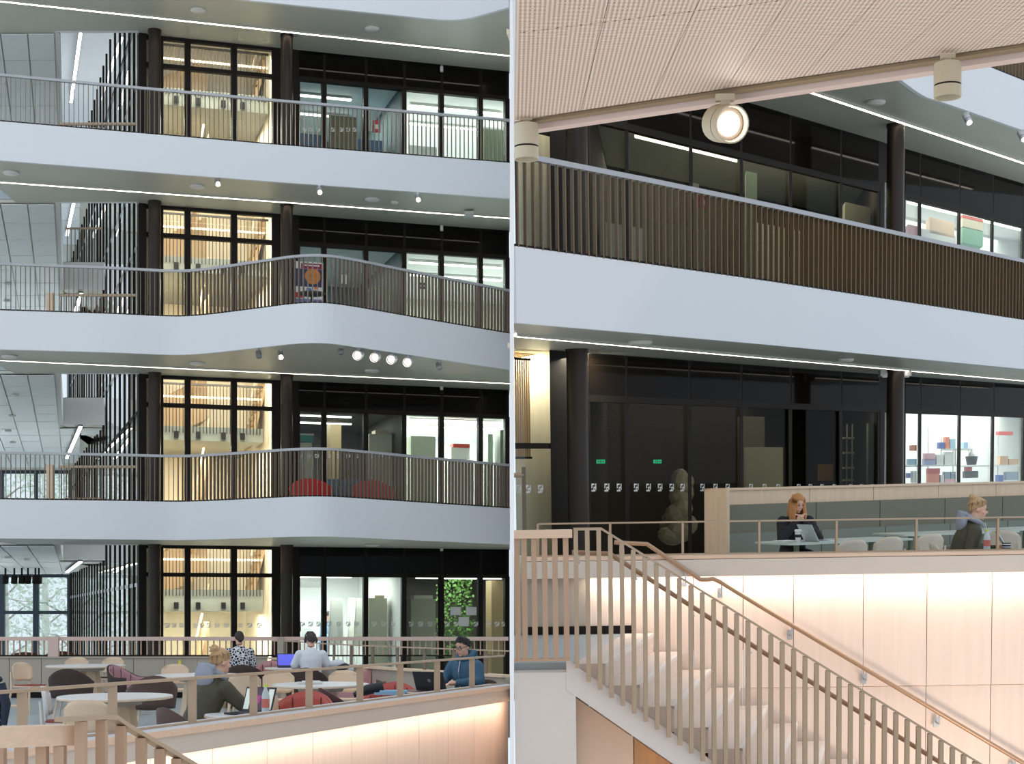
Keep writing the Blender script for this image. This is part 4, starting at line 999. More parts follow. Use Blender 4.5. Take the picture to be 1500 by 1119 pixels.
# chairs: wooden
CHW = mat('pale_beech_chair', (224,196,166), .5, var=.06, scale=5); RP_ = mat('red_brown_pad',(150,72,64),.8); DP = mat('dark_pad',(58,42,42),.8)
make_chair('pale wooden chair with red pad standing alone by the parapet, far left', CHW, RP_, T(44,26.5), math.radians(60))
make_chair('pale wooden chair with its back to the near wooden rail', CHW, RP_, T(137,14.6), math.radians(178))
make_chair('pale wooden chair at the far table, left of the two behind it', CHW, DP, T(110,29.9), math.radians(5))
make_chair('pale wooden chair at the far table, right of the two behind it', CHW, DP, T(160,29.9), math.radians(-8))
make_chair('pale wooden chair at the extreme left with a dark jacket over it', CHW, None, T(3,20.5), math.radians(70))
make_chair('pale wooden chair behind the table behind the hair bun', CHW, None, T(254,25.3), math.radians(3))
make_chair('pale wooden chair seen from behind between the bun and the bottle', CHW, DP, T(361,21.5), math.radians(182))
make_chair('pale wooden chair left of the post, behind the white table', CHW, None, T(408,22.1), math.radians(8))
make_chair('pale wooden chair behind the white table near the pink armchair', CHW, None, T(500,22.3), math.radians(-5))
make_chair('pale wooden chair beside the bottle with its back to the ledge', CHW, None, T(398,16.9), math.radians(150))
make_chair('white shell chair at the left edge of the nearest round table', mat('pale_grey_shell',(214,208,202),.5), RP_, T(95,17.3), math.radians(100))
# tub chairs
DB = mat('dark_brown_felt',(66,50,46),.85,var=.12,scale=30); BR = mat('brown_leather',(84,62,54),.6); MV = mat('mauve_leather',(176,130,138),.55); PK = mat('dusty_pink_leather',(190,140,138),.5); RD = mat('brick_red_leather',(186,84,72),.5); WN = mat('wine_felt',(74,40,40),.8,scale=30); MR = mat('maroon_lining',(120,60,64),.6)
make_tub('dark brown felt tub chair with its back to us at the far left table', DB, DB, T(105,24.5), math.radians(183))
make_tub('mauve lined dark tub chair turned right at the far left table', DB, MV, T(190,26.2), math.radians(70), s=1.05)
make_tub('brown tub chair beside the table behind the hair bun', BR, BR, T(222,21.6), math.radians(200))
make_tub('low brown tub chair the woman in the olive jacket sits on', BR, DB, T(283,13.95), math.radians(132), s=.9)
make_tub('dark tub chair of the woman in the patterned blouse', DB, DB, T(356,26.6), math.radians(186), s=1.15)
make_tub('pale mauve armchair facing us left of the patterned blouse', MV, MV, T(333,29.6), math.radians(0), s=1.0)
make_tub('dusty pink armchair left of the blue laptop', PK, PK, T(398,28.6), math.radians(10), s=1.05)
make_tub('dark tub chair of the man in the white shirt', DB, DB, T(449,25.0), math.radians(185), s=1.0)
make_tub('big dusty pink armchair right of the white table', PK, PK, T(527,24.6), math.radians(-25), s=1.25)
make_tub('brick red armchair at the ledge below the white table', RD, RD, T(438,16.6), math.radians(-10), s=1.05)
make_tub('wine coloured tub chair turned sideways right of the white table', WN, MR, T(520,17.6), math.radians(110), s=1.15)
make_tub('brick red armchair at the ledge before the hooded man', RD, RD, T(572,18.9), math.radians(-5), s=1.05)
make_tub('dark tub chair facing the man in the blue hoodie', DB, DB, T(598,19.9), math.radians(100), s=1.15)
make_tub('dark tub chair of the man in the blue hoodie', DB, DB, T(690,19.7), math.radians(-37), s=1.0)
# dark lounge chairs beyond the far railing, by the windows
for i, (px, y, lb) in enumerate(((46,36.5,'dark brown lounge chair beyond the far railing, left of the wide post'),(98,37.5,'dark brown lounge chair beyond the far railing, right of the wide post'))):
    make_tub(lb, mat('tan_brown',(88,56,42),.8), DB, T(px,y), math.radians(180), s=1.6, legm=G['black'])
# jackets, laptops, small things
p = T(6,20.3); t = root('jacket', 'dark blue quilted jacket hanging over the chair at the extreme left', 'jacket', (p.x-.05,p.y-.32,.2))
mb = MB()
for i in range(7): mb.ball((0,.0,.06+i*.09), (.17-.012*abs(i-3),.09,.06), 14, 8)
part('quilting', mb, mat('navy_quilt',(32,40,58),.6), t, local=True, smooth=True); part('sleeve', MB().tube([(.12,-.05,.55),(.19,-.06,.3),(.16,-.05,.05)], [.06,.06,.04], 10), mat('navy_quilt',(32,40,58)), t, local=True, smooth=True)
def scr(name, c): return mat(name, c, .3, emit=.6, var=.3, scale=14)
bk = mat('black_laptop_shell',(40,38,40),.4,var=.02); sv = mat('silver_laptop_shell',(196,204,206),.35,.3,var=.02)
make_laptop('open dark laptop with dark plot on screen before the olive jacket', Vector((T(362,13.85).x,13.85,.735)), math.radians(-34), bk, scr('screen_dark',(60,50,62)), 108, .34)
lp_ = PY(364,1034,13.6)
make_laptop('black laptop seen from behind in front of the man in the blue hoodie', Vector((T(640,18.35).x,18.35,.735)), math.radians(150), bk, scr('screen_pale',(200,210,220)), 112, .40, logo=mat('grey_ring',(120,118,118),.4))
make_laptop('laptop with bright blue screen left of the man in the white shirt', Vector((T(422,27.0).x,27.0,.735)), math.radians(12), bk, scr('screen_blue',(84,90,210)), 108, .34)
make_laptop('laptop with white screen beside the woman in the patterned blouse', Vector((T(336,28.2).x,28.2,.735)), math.radians(-8), bk, scr('screen_white',(190,220,236)), 105, .30)
make_bottle('clear bottle with lime green cap beside the open laptop, left hall', Vector((T(389,13.7).x,13.7,.735)), .26, cm('lime_cap',(200,216,80)), mat('clear_plastic',(190,200,200),.15,var=.02), cm('red_white_band',(200,110,100)))
def glasscup(px, y, lb):
    t = root('water_glass', lb, 'glass', Vector((T(px,y).x,y,.735))); part('cup', MB().lathe((0,0,0), [(.03,0),(.036,.1)], 14), mat('pale_cup',(214,210,216),.2), t, local=True, smooth=True); part('rim', MB().lathe((0,0,.1), [(.038,0),(.038,.006)], 14), G['steel'], t, local=True)
glasscup(316,24.0,'pale stacked cup on the table right of the hair bun, left one'); glasscup(329,24.0,'pale stacked cup on the table right of the hair bun, right one')
t = root('book_stack', 'white notebook lying on the white table before the man in white', 'notebook', Vector((T(454,20.3).x,20.3,.735)), .2)
part('cover', MB().box((0,0,.012), (.30,.22,.02)), G['whitepl'], t, local=True); part('pages', MB().box((.02,.01,.028), (.22,.2,.012)), G['white'], t, local=True)
t = root('patterned_jacket', 'black and white patterned jacket heaped beside the man in the white shirt', 'jacket', Vector((T(497,24.4).x,24.4,.52)))
for i in range(7): part('fold', MB().ball((rnd.uniform(-.1,.14),rnd.uniform(-.06,.06),.08+i*.045), (.12,.09,.06), 12, 8), cm('bw_dark',(36,36,44)) if i % 2 else cm('bw_light',(200,204,210)), t, local=True, smooth=True)
t = root('bag', 'black and blue bag with papers on the ledge side armchair', 'bag', Vector((T(545,18.0).x,18.0,.70)))
part('body', MB().tube([(-.2,0,.0),(-.05,0,.06),(.12,.02,.10)], [.03,.06,.05], 10), cm('bag_black',(34,36,42)), t, local=True, smooth=True); part('papers', MB().box((.2,0,.02), (.34,.2,.025)).box((.24,.02,.045), (.3,.18,.02)), cm('paper_blue',(150,190,214)), t, local=True)
single('yellow_tag', MB().box((T(263,31.7).x,31.72,.66), (.05,.02,.14)), cm('tag_yellow',(232,214,70)), 'small yellow tag hanging on the grey parapet', 'tag')
# people
OL = mat('olive_bomber',(66,62,42),.6,var=.14,scale=14,bump=.3); GRH = mat('grey_hood',(150,154,166),.9,scale=20); BLND = mat('dark_blonde_hair',(188,152,110),.6,var=.4,scale=30,stretch=(6,6,1)); JN = mat('dark_trousers',(44,46,58),.8)
person('woman with blonde hair bun and olive jacket leaning on her hand, back to us', T(283,14.15), math.radians(138), 26, (-6,12), {1:((.30,-.30,.80),(.10,-.30,1.06)), -1:((-.26,-.32,.80),(-.08,-.52,.78))}, OL, JN, 'bun', BLND, hood=GRH)
person('man in white t-shirt with black headphones seen from behind', T(456,25.6), math.radians(190), 12, (14,14), {1:((.27,-.12,.78),(.16,-.36,.78)), -1:((-.27,-.12,.78),(-.16,-.36,.78))}, mat('white_tshirt',(214,218,224),.85,var=.03), JN, 'short', mat('dark_grey_hair',(74,66,62),.7,var=.2,scale=40), sleeve=.7, extras=('phones',))
person('man with glasses and black hair in a blue hooded jacket at a laptop', T(687,19.55), math.radians(-34), 10, (0,16), {1:((.26,-.14,.80),(.10,-.40,.79)), -1:((-.26,-.14,.80),(-.10,-.42,.79))}, mat('teal_blue_hoodie',(62,96,120),.85,var=.1,scale=14), JN, 'short', mat('black_hair',(26,22,22),.5), hood=mat('teal_blue_hoodie',(62,96,120)), extras=('glasses','zip'))
def bwmat():
    m = mat('black_white_blouse',(230,230,232),.8,var=0); nt = m.node_tree; n = nt.nodes; v = n.new('ShaderNodeTexVoronoi'); v.feature = 'DISTANCE_TO_EDGE'; v.inputs['Scale'].default_value = 22
    tc = n.new('ShaderNodeTexCoord'); r = n.new('ShaderNodeValToRGB'); r.color_ramp.elements[0].position = .1; r.color_ramp.elements[1].position = .14
    r.color_ramp.elements[0].color = (.7,.7,.72,1); r.color_ramp.elements[1].color = (.02,.02,.025,1)
    nt.links.new(tc.outputs['Object'], v.inputs['Vector']); nt.links.new(v.outputs[0], r.inputs[0]); nt.links.new(r.outputs[0], n['Principled BSDF'].inputs['Base Color']); return m
person('woman in black and white patterned blouse with dark hair, back to us', T(351,27.5), math.radians(192), 12, (10,8), None, bwmat(), JN, 'back', mat('dark_brown_hair',(52,40,38),.6))
# ================= RIGHT HALL: mezzanine furniture and people
W[:] = [M_R, 'R']
bl, br = PY(1042,714,21.4), PY(1560,705,25.9); bd_ = Vector((br.x-bl.x, br.y-bl.y, 0)); BL_ = bd_.length; bd_.normalize(); bn = Vector((bd_.y, -bd_.x, 0))   # towards the room
B0 = Vector((bl.x, bl.y, 0)); zt_ = 1.39
bench = root('bench', 'long bench upholstered in dark green grey with a wooden back', 'bench', B0)
def bp(u0, u1, v0, v1, z0, z1, lean=0):
    q = lambda u, v, z: B0+bd_*u+bn*v+Vector((0,0,z))
    return MB().hexa([q(u0,v0,z0),q(u1,v0,z0),q(u1,v1,z0),q(u0,v1,z0)],[q(u0,v0-lean,z1),q(u1,v0-lean,z1),q(u1,v1-lean,z1),q(u0,v1-lean,z1)])
UP = mat('green_grey_upholstery',(122,120,104),.85,var=.06,scale=30)
def ub(px, v=0):   # station along the bench seen at a pixel column
    d, e = ray(px, 730); o = B0+bn*v; den = bd_.x*d.y-bd_.y*d.x; return (o.y*d.x-o.x*d.y)/den
cuts = [ub(1042)]+[ub(p) for p in (1186,1279.6,1374.6,1459)]+[BL_]
for a_, b_ in zip(cuts, cuts[1:]):
    part('wood_panel', bp(a_+.005, b_-.005, -.06, 0, .0, zt_-.03), G['wood'], bench)
    part('back_cushion', bp(a_+.008, b_-.008, .0, .12, .56, zt_-.22), UP, bench)
    part('seat_cushion', bp(a_+.008, b_-.008, .12, .62, .36, .50), UP, bench)
    part('lumbar_cushion', bp(a_+.008, b_-.008, .12, .22, .5, .80), mat('green_grey_lumbar',(130,136,124),.85,var=.06), bench)
part('capping', bp(cuts[0]-.05, BL_, -.08, .03, zt_-.03, zt_), G['woodh'], bench)
part('front_plinth', bp(cuts[0], BL_, .5, .54, 0, .36), G['black'], bench)
part('end_panel', bp(cuts[0]-.05, cuts[0], -.08, .34, 0, zt_-.0), G['wood'], bench)
# tables
TG = mat('pale_green_table',(190,200,190),.4,var=.02)
ang = math.atan2(bd_.y, bd_.x)
def rtable(label, px, y, L, Wd, rz):
    p = T(px, y); t = root('cafe_table', label, 'table', p, rz)
    part('tabletop', MB().rbox((0,0,.735), (L,Wd,.022), .1, n=5), TG, t, local=True)
    for s in ((-1,1) if L > 1.5 else (0,)):
        part('pedestal', MB().lathe((s*L*.3,0,.01), [(.035,0),(.035,.71)], 12), mat('green_post',(130,136,110),.5), t, local=True, smooth=True)
        part('foot', MB().lathe((s*L*.3,0,0), [(.2,0),(.2,.012),(.04,.03)], 20), mat('green_post',(130,136,110)), t, local=True)
rtable('long pale green table in front of the woman in black', 1222, 20.3, 2.0, .75, ang-.12)
rtable('pale green table beside the woman in the olive jacket, right hall', 1385, 22.3, 2.0, .75, ang-.2)
rtable('pale green table at the far right end of the bench', 1500, 23.4, 1.4, .7, ang-.1)
RC = mat('greige_shell',(206,192,172),.5,var=.04)
for px, y, lb in ((1234,18.7,'greige shell chair nearest the silver laptop, right hall'),(1287,19.3,'greige shell chair in the middle of the three at the long table'),(1347,20.0,'greige shell chair left of the woman with the hair bun, right hall'),(1474,20.6,'greige shell chair right of the clear bottle, right hall')):
    make_chair(lb, RC, None, T(px,y), math.radians(205 if px != 1474 else 150))
rtable('table behind the ledge carrying bottle and tablet', 1462, 17.15, 1.0, .5, 0)
make_laptop('silver laptop open on the long green table', Vector((T(1200,20.0).x,20.0,.747)), math.radians(112), sv, scr('screen_pale',(200,210,220)), 118, .33, logo=G['white'])
t = root('paper_cup', 'white paper cup with black band on the long green table', 'cup', Vector((T(1169,19.9).x,19.9,.747)))
part('cup', MB().lathe((0,0,0), [(.03,0),(.042,.13)], 16), G['whitepl'], t, local=True, smooth=True); part('lid', MB().lathe((0,0,.13), [(.046,0),(.046,.012),(.036,.022)], 16), G['white'], t, local=True); part('sleeve', MB().lathe((0,0,.055), [(.0375,0),(.0405,.035)], 16), cm('sleeve_black',(30,28,30)), t, local=True)
single('paper_sheet', MB().box((T(1153,20.2).x,20.2,.75), (.22,.3,.004), .4), G['white'], 'white sheets of paper on the long green table', 'paper')
make_bottle('clear bottle with lime cap and red white band behind the ledge', Vector((T(1444.5,17.0).x,17.0,.747)), .235, cm('lime_cap',(200,216,80)), mat('clear_plastic',(190,200,200)), cm('red_white_band',(200,110,100)), r=.036)
t = root('mug', 'black and white checked mug behind the ledge', 'mug', Vector((T(1473,17.05).x,17.05,.747)))
part('body', MB().lathe((0,0,0), [(.045,0),(.045,.09)], 16), cm('mug_black',(36,36,38)), t, local=True, smooth=True)
for i in range(3):
    part('white_band', MB().lathe((0,0,.015+i*.028), [(.0458,0),(.0458,.008)], 16), G['white'], t, local=True)
make_laptop('small silver tablet standing behind the ledge at the far right', Vector((T(1490,17.15).x,17.15,.747)), math.radians(80), sv, scr('screen_pale',(200,210,220)), 120, .24)
BK = mat('black_top',(22,20,24),.8,var=.05)
person('woman with long reddish blonde hair in black resting her chin on her hands', T(1160,20.75), math.radians(14), 14, (8,26), {1:((.25,-.26,.76),(.045,-.235,.985)), -1:((-.25,-.26,.76),(-.04,-.25,.985))}, BK, BK, 'long', mat('reddish_blonde_hair',(186,130,76),.6,var=.35,scale=30,stretch=(6,6,1)))
person('woman in profile with blonde hair bun and olive jacket with grey hood', T(1398,17.35), math.radians(88), 20, (-4,14), None, OL, JN, 'bun', BLND, hood=GRH, extras=('cords',))
# stools in front of the people are chairs behind the ledge
make_chair('greige chair the woman in profile sits on', RC, None, T(1395,17.4), math.radians(88))
# ---- decals on glass
W[:] = [M_R, 'R']
def decals(fac, rootobj, pxs, py, size, v=-.005):
    for px in pxs:
        c = fac.at(px, v, 0, py); z = PY(px, py, c.y).z; mb = MB(); s = size/5
        for (i, j, w_, h_) in ((0,4,3,1),(0,2,1,2),(0,0,4,1),(2,2,2,1),(4,1,1,4),(2,1,1,1)):
            u = fac.u(px, 0, py)-size/2+i*s; fac.bx(mb, u, u+w_*s, v-.004, v, z-size/2+j*s, z-size/2+(j+h_)*s)
        part('glass_marking', mb, G['white'], rootobj)
def W_(n): return bpy.data.objects['window_%d' % n]
decals(FR, W_(50), (870,889,907,932,950,967,984,1000,1029,1048,1066,1100,1120,1140,1170,1187,1204,1222,1246,1262,1278), 714, .105)
decals(FR, W_(54), (760,774,792), 716, .1)
W[:] = [M_L, 'L']
decals(FL, W_(5), (443,455,467,482,496,510,522,548,562,576,602,616,630,655,668,682,697,716,728,738), 914, .105)
decals(FL, W_(1), (245,255,266,286,296,306,318,332,352,366,380), 916, .1)
decals(FL, W_(6), (440,452,464,482,496,510,524,545,558,570), 668, .09)
decals(FL, W_(8), (436,446,456,466,488,500,510,520), 190, .09)
# ================= contents of rooms, signs, small fittings
def slot(fac, n0, px0, py0, px1, py1, v, dp, m, name, label, cat, lid=None, tag_=None, group=None):
    # a box standing v behind the glazing, its front spanning the given columns and rows
    pym = (py0+py1)/2; u0, u1 = fac.u(px0, v, pym), fac.u(px1, v, pym); c = fac.at((px0+px1)/2, v, 0, pym)
    za, zb = PY((px0+px1)/2, py1, c.y).z, PY((px0+px1)/2, py0, c.y).z
    if name in ('cabinet','cupboard','low_cabinet','door','screen','laboratory_bench','pin_board'):
        za = max(f for f in ([0, T1] if W[1] == 'R' else [0]+[h+FT for h in HC[:3]]) if f < zb)+.012
    t = root(name, label, cat, fac.P((u0+u1)/2, v, za), group=group)
    part('body', fac.bx(MB(), u0, u1, v, v+dp, za, zb-(.03 if lid else 0)), m, t)
    if lid: part('lid', fac.bx(MB(), u0-.012, u1+.012, v-.012, v+dp+.012, zb-.04, zb), lid, t)
    if tag_: part('paper_label', fac.bx(MB(), u0+(u1-u0)*.25, u0+(u1-u0)*.75, v-.004, v, za+(zb-za)*.3, za+(zb-za)*.65), tag_, t)
    return t
def rack(fac, px0, px1, pys, v, dp, m, label, pyt, pyb):
    pym = pys[0]; u0, u1 = fac.u(px0, v, pym), fac.u(px1, v, pym); c = fac.at((px0+px1)/2, v, 0, pym)
    zb = PY((px0+px1)/2, pyb, c.y).z; zt = PY((px0+px1)/2, pyt, c.y).z
    t = root('shelving_unit', label, 'shelf', fac.P((u0+u1)/2, v, zb))
    for py in pys:
        z = PY((px0+px1)/2, py, c.y).z; part('shelf', fac.bx(MB(), u0, u1, v, v+dp, z-.03, z), m, t)
    for u in (u0, (u0+u1)/2, u1):
        part('upright', fac.bx(MB(), u-.02, u+.02, v+dp-.04, v+dp, zb, zt), m, t)
    return t
OR = cm('orange_carton',(226,130,92)); RDc = cm('red_carton',(204,70,56)); BL = cm('blue_carton',(60,96,170)); LB = cm('light_blue_box',(160,196,222)); WH = cm('white_box',(226,226,222)); BKc = cm('black_box',(40,38,40)); BRc = cm('brown_carton',(196,156,120)); GY = cm('grey_blue_tray',(140,156,170)); CRM = cm('cream_cabinet',(206,206,178)); TL = cm('turquoise_bin',(40,150,140)); GN = cm('green_carton',(120,170,140)); PKc = cm('pink_box',(224,170,180)); BG = cm('beige_box',(198,186,160))
W[:] = [M_R, 'R']
rack(FR, 1326, 1402, (681,707), 1.5, .5, G['whitepl'], 'white laboratory shelving left of the wide gap, right hall', 620, 740)
rack(FR, 1412, 1520, (681,707), 1.5, .5, G['whitepl'], 'white laboratory shelving at the right frame edge, right hall', 612, 740)
rack(FR, 1384, 1425, (657,), 1.5, .45, G['whitepl'], 'short white wall shelf above the laboratory shelving', 640, 681)
its = [(1335,652,1343,660,OR,'orange tray on white stand behind the first bright pane'),(1331,672,1343,681,LB,'pale blue box left on the upper shelf'),(1330,693,1334,700,BL,'small blue carton low behind the first bright pane'),
 (1337,690,1343,707,WH,'white canister low behind the first bright pane'),(1355,664,1370,674,PKc,'pinkish box on top of the lilac boxes'),(1354,672,1370,681,cm('lilac_box',(150,154,196)),'lilac box pair on the upper shelf'),
 (1372,666,1382,681,WH,'tall white canister on the upper shelf'),(1384,662,1396,681,WH,'broad white canister right on the upper shelf'),(1360,686,1377,694,RDc,'red carton on the lower shelf'),(1360,694,1376,707,OR,'orange and white carton under the red carton'),
 (1378,696,1383,707,WH,'slim white box beside the orange carton'),(1384,691,1392,701,GY,'grey blue tray left of its twin on the lower shelf'),(1393,691,1400,701,GY,'grey blue tray right of its twin on the lower shelf'),(1384,701,1400,707,PKc,'flat pink box under the grey trays'),
 (1385,640,1391,657,OR,'orange upright carton on the short wall shelf'),(1392,643,1399,657,LB,'light blue carton on the short wall shelf'),(1376,648,1384,657,BL,'dark blue package at the left of the short wall shelf'),
 (1412,648,1418,657,LB,'pale blue tray at the right end of the short wall shelf'),(1414,690,1433,700,BKc,'black box on the lower shelf behind the third bright pane'),(1416,684,1424,690,RDc,'small red box on the black box'),
 (1465,668,1477,681,BRc,'brown carton left of the long one'),(1478,672,1492,681,BRc,'long brown carton at the far right'),(1474,691,1492,703,GY,'wide grey blue tray at the far right'),(1463,632,1484,637,RDc,'red roll high behind the last bright pane'),(1462,696,1470,707,BL,'small blue tub at the far right')]
for a in its: slot(FR, 51, a[0], a[1], a[2], a[3], 1.55, .3, a[4], 'storage_box', a[5]+', right hall', 'box')
t = root('bucket', 'black bucket with white flask standing on the upper laboratory shelf', 'bucket', FR.at(1424, 1.7, PY(1424,681,FR.at(1424,1.7,0).y).z))
part('body', MB().lathe((0,0,0), [(.09,0),(.12,.16),(.12,.17)], 16), BKc, t, local=True, smooth=True); part('flask', MB().lathe((0,0,.16), [(.07,0),(.07,.04),(.025,.1),(.025,.15)], 14), G['whitepl'], t, local=True, smooth=True)
for i, (px0,py0,px1,py1) in enumerate(((1330,612,1400,607),(1330,620,1400,614),(1330,629,1385,623),(1405,625,1470,618),(1405,634,1470,627))):
    pass
def lampR(fac, px0, px1, v0, z, label, py):
    u0, u1 = fac.u(px0, v0, py), fac.u(px1, v0, py); t = root('linear_lamp', label, 'light', fac.P((u0+u1)/2, v0, z))
    part('diffuser', fac.bx(MB(), u0, u1, v0, v0+.08, z, z+.03), G['roomled'], t); part('housing', fac.bx(MB(), u0, u1, v0-.01, v0+.09, z+.03, z+.06), G['whitepl'], t)
for i, v in enumerate((.9, 1.7, 2.6, 3.5)):
    lampR(FR, 1320, 1500, v, 2.79, 'linear ceiling lamp in the bright ground laboratory, %s row from the glass' % ['first','second','third','fourth'][i], 600)
for i, v in enumerate((1.0, 2.6)):
    lampR(FR, 1330, 1500, v, 6.57, 'linear ceiling lamp in the bright upper store room, %s row' % ['front','rear'][i], 250)
    lampR(FR, [1100,930][i], [1260,1080][i], v, 6.57, 'linear ceiling lamp in the dim upper laboratory, %s row' % ['front','rear'][i], 250)
# upper store room boxes
for a in ((1410,305,1440,318,WH,'white carton with red tape on top of the tall stack'),(1410,319,1440,335,BG,'pale carton in the middle of the tall stack'),(1410,336,1440,358,GN,'green carton at the bottom of the tall stack'),(1362,322,1398,345,cm('peach_carton',(226,196,168)),'wide peach carton at the left of the stack'),(1330,330,1345,350,PKc,'pale pink carton beside the bronze column'),(1350,340,1400,362,WH,'long low white bench box under the peach carton')):
    slot(FR, 53, a[0], a[1], a[2], a[3], 1.6, .5, a[4], 'carton', a[5]+', upper store room', 'box', lid=RDc if a[4] in (WH, BG) and a[0] == 1410 else None)
slot(FR, 52, 1238, 300, 1275, 322, 1.2, .6, CRM, 'cabinet', 'cream cabinet behind the upper dim glazing near the column', 'cabinet')
slot(FR, 52, 1093, 252, 1109, 330, 1.4, .5, cm('pale_green_cabinet',(150,172,150)), 'cabinet', 'tall pale green cabinet in the dim upper laboratory', 'cabinet')
slot(FR, 52, 1012, 268, 1024, 292, .5, .05, G['white'], 'notice', 'white paper notice behind the railing in the upper laboratory', 'notice')
slot(FR, 52, 1023, 286, 1036, 306, .3, .04, cm('notice_red',(190,40,60)), 'notice', 'red and white notice on the upper glazing', 'notice', tag_=G['white'])
for i, (px, w_) in enumerate(((915,56),(1000,70),(1130,90),(1225,60))):
    slot(FR, 52, px-w_/2, 330, px+w_/2, 368, 2.2, .6, [G['white'], cm('lab_bench_grey',(120,120,112)), G['whitepl'], cm('lab_bench_grey',(120,120,112))][i], 'laboratory_bench', 'low laboratory bench behind the upper railing, %s from the left' % ['first','second','third','fourth'][i], 'bench')
# ground dark laboratory
slot(FR, 50, 1093, 655, 1147, 708, 1.1, .8, CRM, 'cabinet', 'pale cream cabinet behind the dark glazing above the bench', 'cabinet')
t = root('plastic_sheet_pile', 'equipment wrapped in pale plastic sheet behind the dark glazing', 'equipment', FR.at(998,1.2,PY(998,800,24).z))
for i in range(16):
    h_ = i/15; part('fold', MB().ball((rnd.uniform(-.2,.2)*(1.2-h_*.6), rnd.uniform(-.15,.15), .14+h_*.85), (.2-.07*h_,.16,.12+.05*rnd.random()), 9, 6, Matrix.Rotation(rnd.uniform(-.6,.6),3,'Y')), mat('plastic_sheet',(226,220,204),.3,var=.2,scale=10), t, local=True)
slot(FR, 50, 1083, 610, 1120, 700, 3.2, .8, cm('grey_column_cladding',(120,116,96)), 'cupboard', 'tall grey cupboard deep in the dark laboratory, centre', 'cupboard')
slot(FR, 50, 1272, 620, 1282, 706, 1.0, .3, cm('pale_green_cabinet',(150,172,150)), 'cabinet', 'narrow pale green cabinet beside the right column in the dark laboratory', 'cabinet')
slot(FR, 50, 1200, 680, 1220, 704, 1.8, .3, cm('amber_box',(150,110,50)), 'storage_box', 'amber coloured box in the dark laboratory, right hall', 'box')
rack(FR, 1236, 1252, (640,662,684,702), 1.4, .4, CRM, 'cream shelving in the dark laboratory near the right column', 620, 740)
for i, (px, py) in enumerate(((882,550),(880,676),(963,676))):
    v = [.6,1.0,1.6][i]; c = FR.at(px, v, 0, py); t = root('exit_sign', 'small green lit exit sign in the dark laboratory, %s' % ['high one','lower left one','lower right one'][i], 'sign', (c.x, c.y, PY(px,py,c.y).z))
    part('panel', MB().box((0,0,0), (.12,.02,.055)), lamp_mat('exit_green',(40,190,140),1.3), t, local=True)
    part('pictogram', MB().box((-.03,-.012,0), (.012,.004,.035)).box((0,-.012,.0), (.02,.004,.03)).box((.035,-.012,0), (.018,.004,.02)), G['white'], t, local=True)
slot(FR, 50, 1294, 604, 1303, 708, .06, .05, G['white'], 'cabinet', 'narrow white strip added for the bright sliver left of the right bronze column, ground storey', 'cabinet')  # added white strip giving the bright line in the cladding gap, no cupboard
slot(FR, 52, 1294, 262, 1303, 330, .06, .05, G['white'], 'cabinet', 'narrow white strip added for the bright sliver left of the right bronze column, upper storey', 'cabinet')  # same added strip for the bright line one storey up
# end wall handle on ground storey
t = root('grab_rail', 'small bronze grab rail with post at the bright end wall, left edge of right hall', 'handrail', FR.at(766,-.3,0))
c = FR.at(766,-.3,0); part('post', MB().box((c.x,c.y,.85), (.05,.05,1.7)), G['baluster'], t); part('grip', MB().tube([(c.x-.14,c.y,PY(758,696,c.y).z),(c.x,c.y,PY(758,696,c.y).z)], .03, 8), G['railb'], t)
W[:] = [M_L, 'L']
# ---- left hall: gallery spots and discs
def bulb(px, py, y, r, lit, lb, aim=(.2,-.7,-.7)):
    spot(px, py, y, r, r*2.6, lb, aim, lit, G['steel'] if r < .08 else mat('pale_grey_enamel',(190,196,200),.35,.3), stem=.06)
for i, (px,py) in enumerate(((319,267),(468,279),(612,290))): bulb(px, py, [34.1,34.6,35.2][i], .06, 5, 'small silver spotlight under the upper white band, %s from the left' % ['first','second','third'][i])
for i, (px,py) in enumerate(((379,519),(411,520),(499,514))): bulb(px, py, 32.9, .06, 0 if i != 1 else 6, 'small spotlight on the curved middle band, %s from the left' % ['first','second','third'][i])
for i, (px,py) in enumerate(((525,520),(550,523),(574,526),(598,530))): bulb(px, py, 32.7+.28*i, .10, 5, 'big round lit spotlight on the curved middle band, %s of four' % ['first','second','third','last'][i], (-.1,-1,-.25))
bulb(643, 536, 34.2, .06, 0, 'small spotlight right of the four big lit ones')
for px, py, k, lb in ((290,14,3,'near the top edge, left'),(545,41,3,'near the top edge, right'),(289,272,2,'on the third soffit, middle'),(16,252,2,'on the third soffit at far left'),(545,291,2,'on the third soffit, right'),(578,295,2,'on the third soffit, small'),(289,531,1,'on the second soffit, middle'),(545,542,1,'on the second soffit, right'),(14,521,1,'on the second soffit at far left'),(545,797,0,'on the lowest soffit')):
    disc(px, py, HC[k], 'round ceiling disc %s, left hall' % lb, .16 if 'small' not in lb else .09)
t = root('emergency_light', 'white box fitting across the third light strip, left hall', 'light', PZ(687,312,HC[2]-.05)); part('box', MB().rbox((0,0,-.03), (.22,.3,.08)), G['whitepl'], t, local=True); part('cover', MB().rbox((0,0,-.08), (.16,.24,.02)), G['steel'], t, local=True)
for i, (k, py) in enumerate(((3,100),(2,333),(1,566),(0,802))):
    p = FL.at(647,-.12,0); z = PY(647,py,p.y).z; t = root('motion_sensor', 'small white sensor box at the head of the glazing, %s storey' % LV[k], 'sensor', (p.x,p.y,z-.06))
    part('box', MB().rbox((0,0,.04), (.07,.07,.12), .01), G['whitepl'], t, local=True); part('bracket', MB().box((0,.03,.12), (.03,.05,.05)), G['steel'], t, local=True)
# upper storey laboratories
def S_(a, v=.8, dp=.5, **k): slot(FL, 0, a[0], a[1], a[2], a[3], v, dp, a[4], a[5], a[6], a[7], **k)
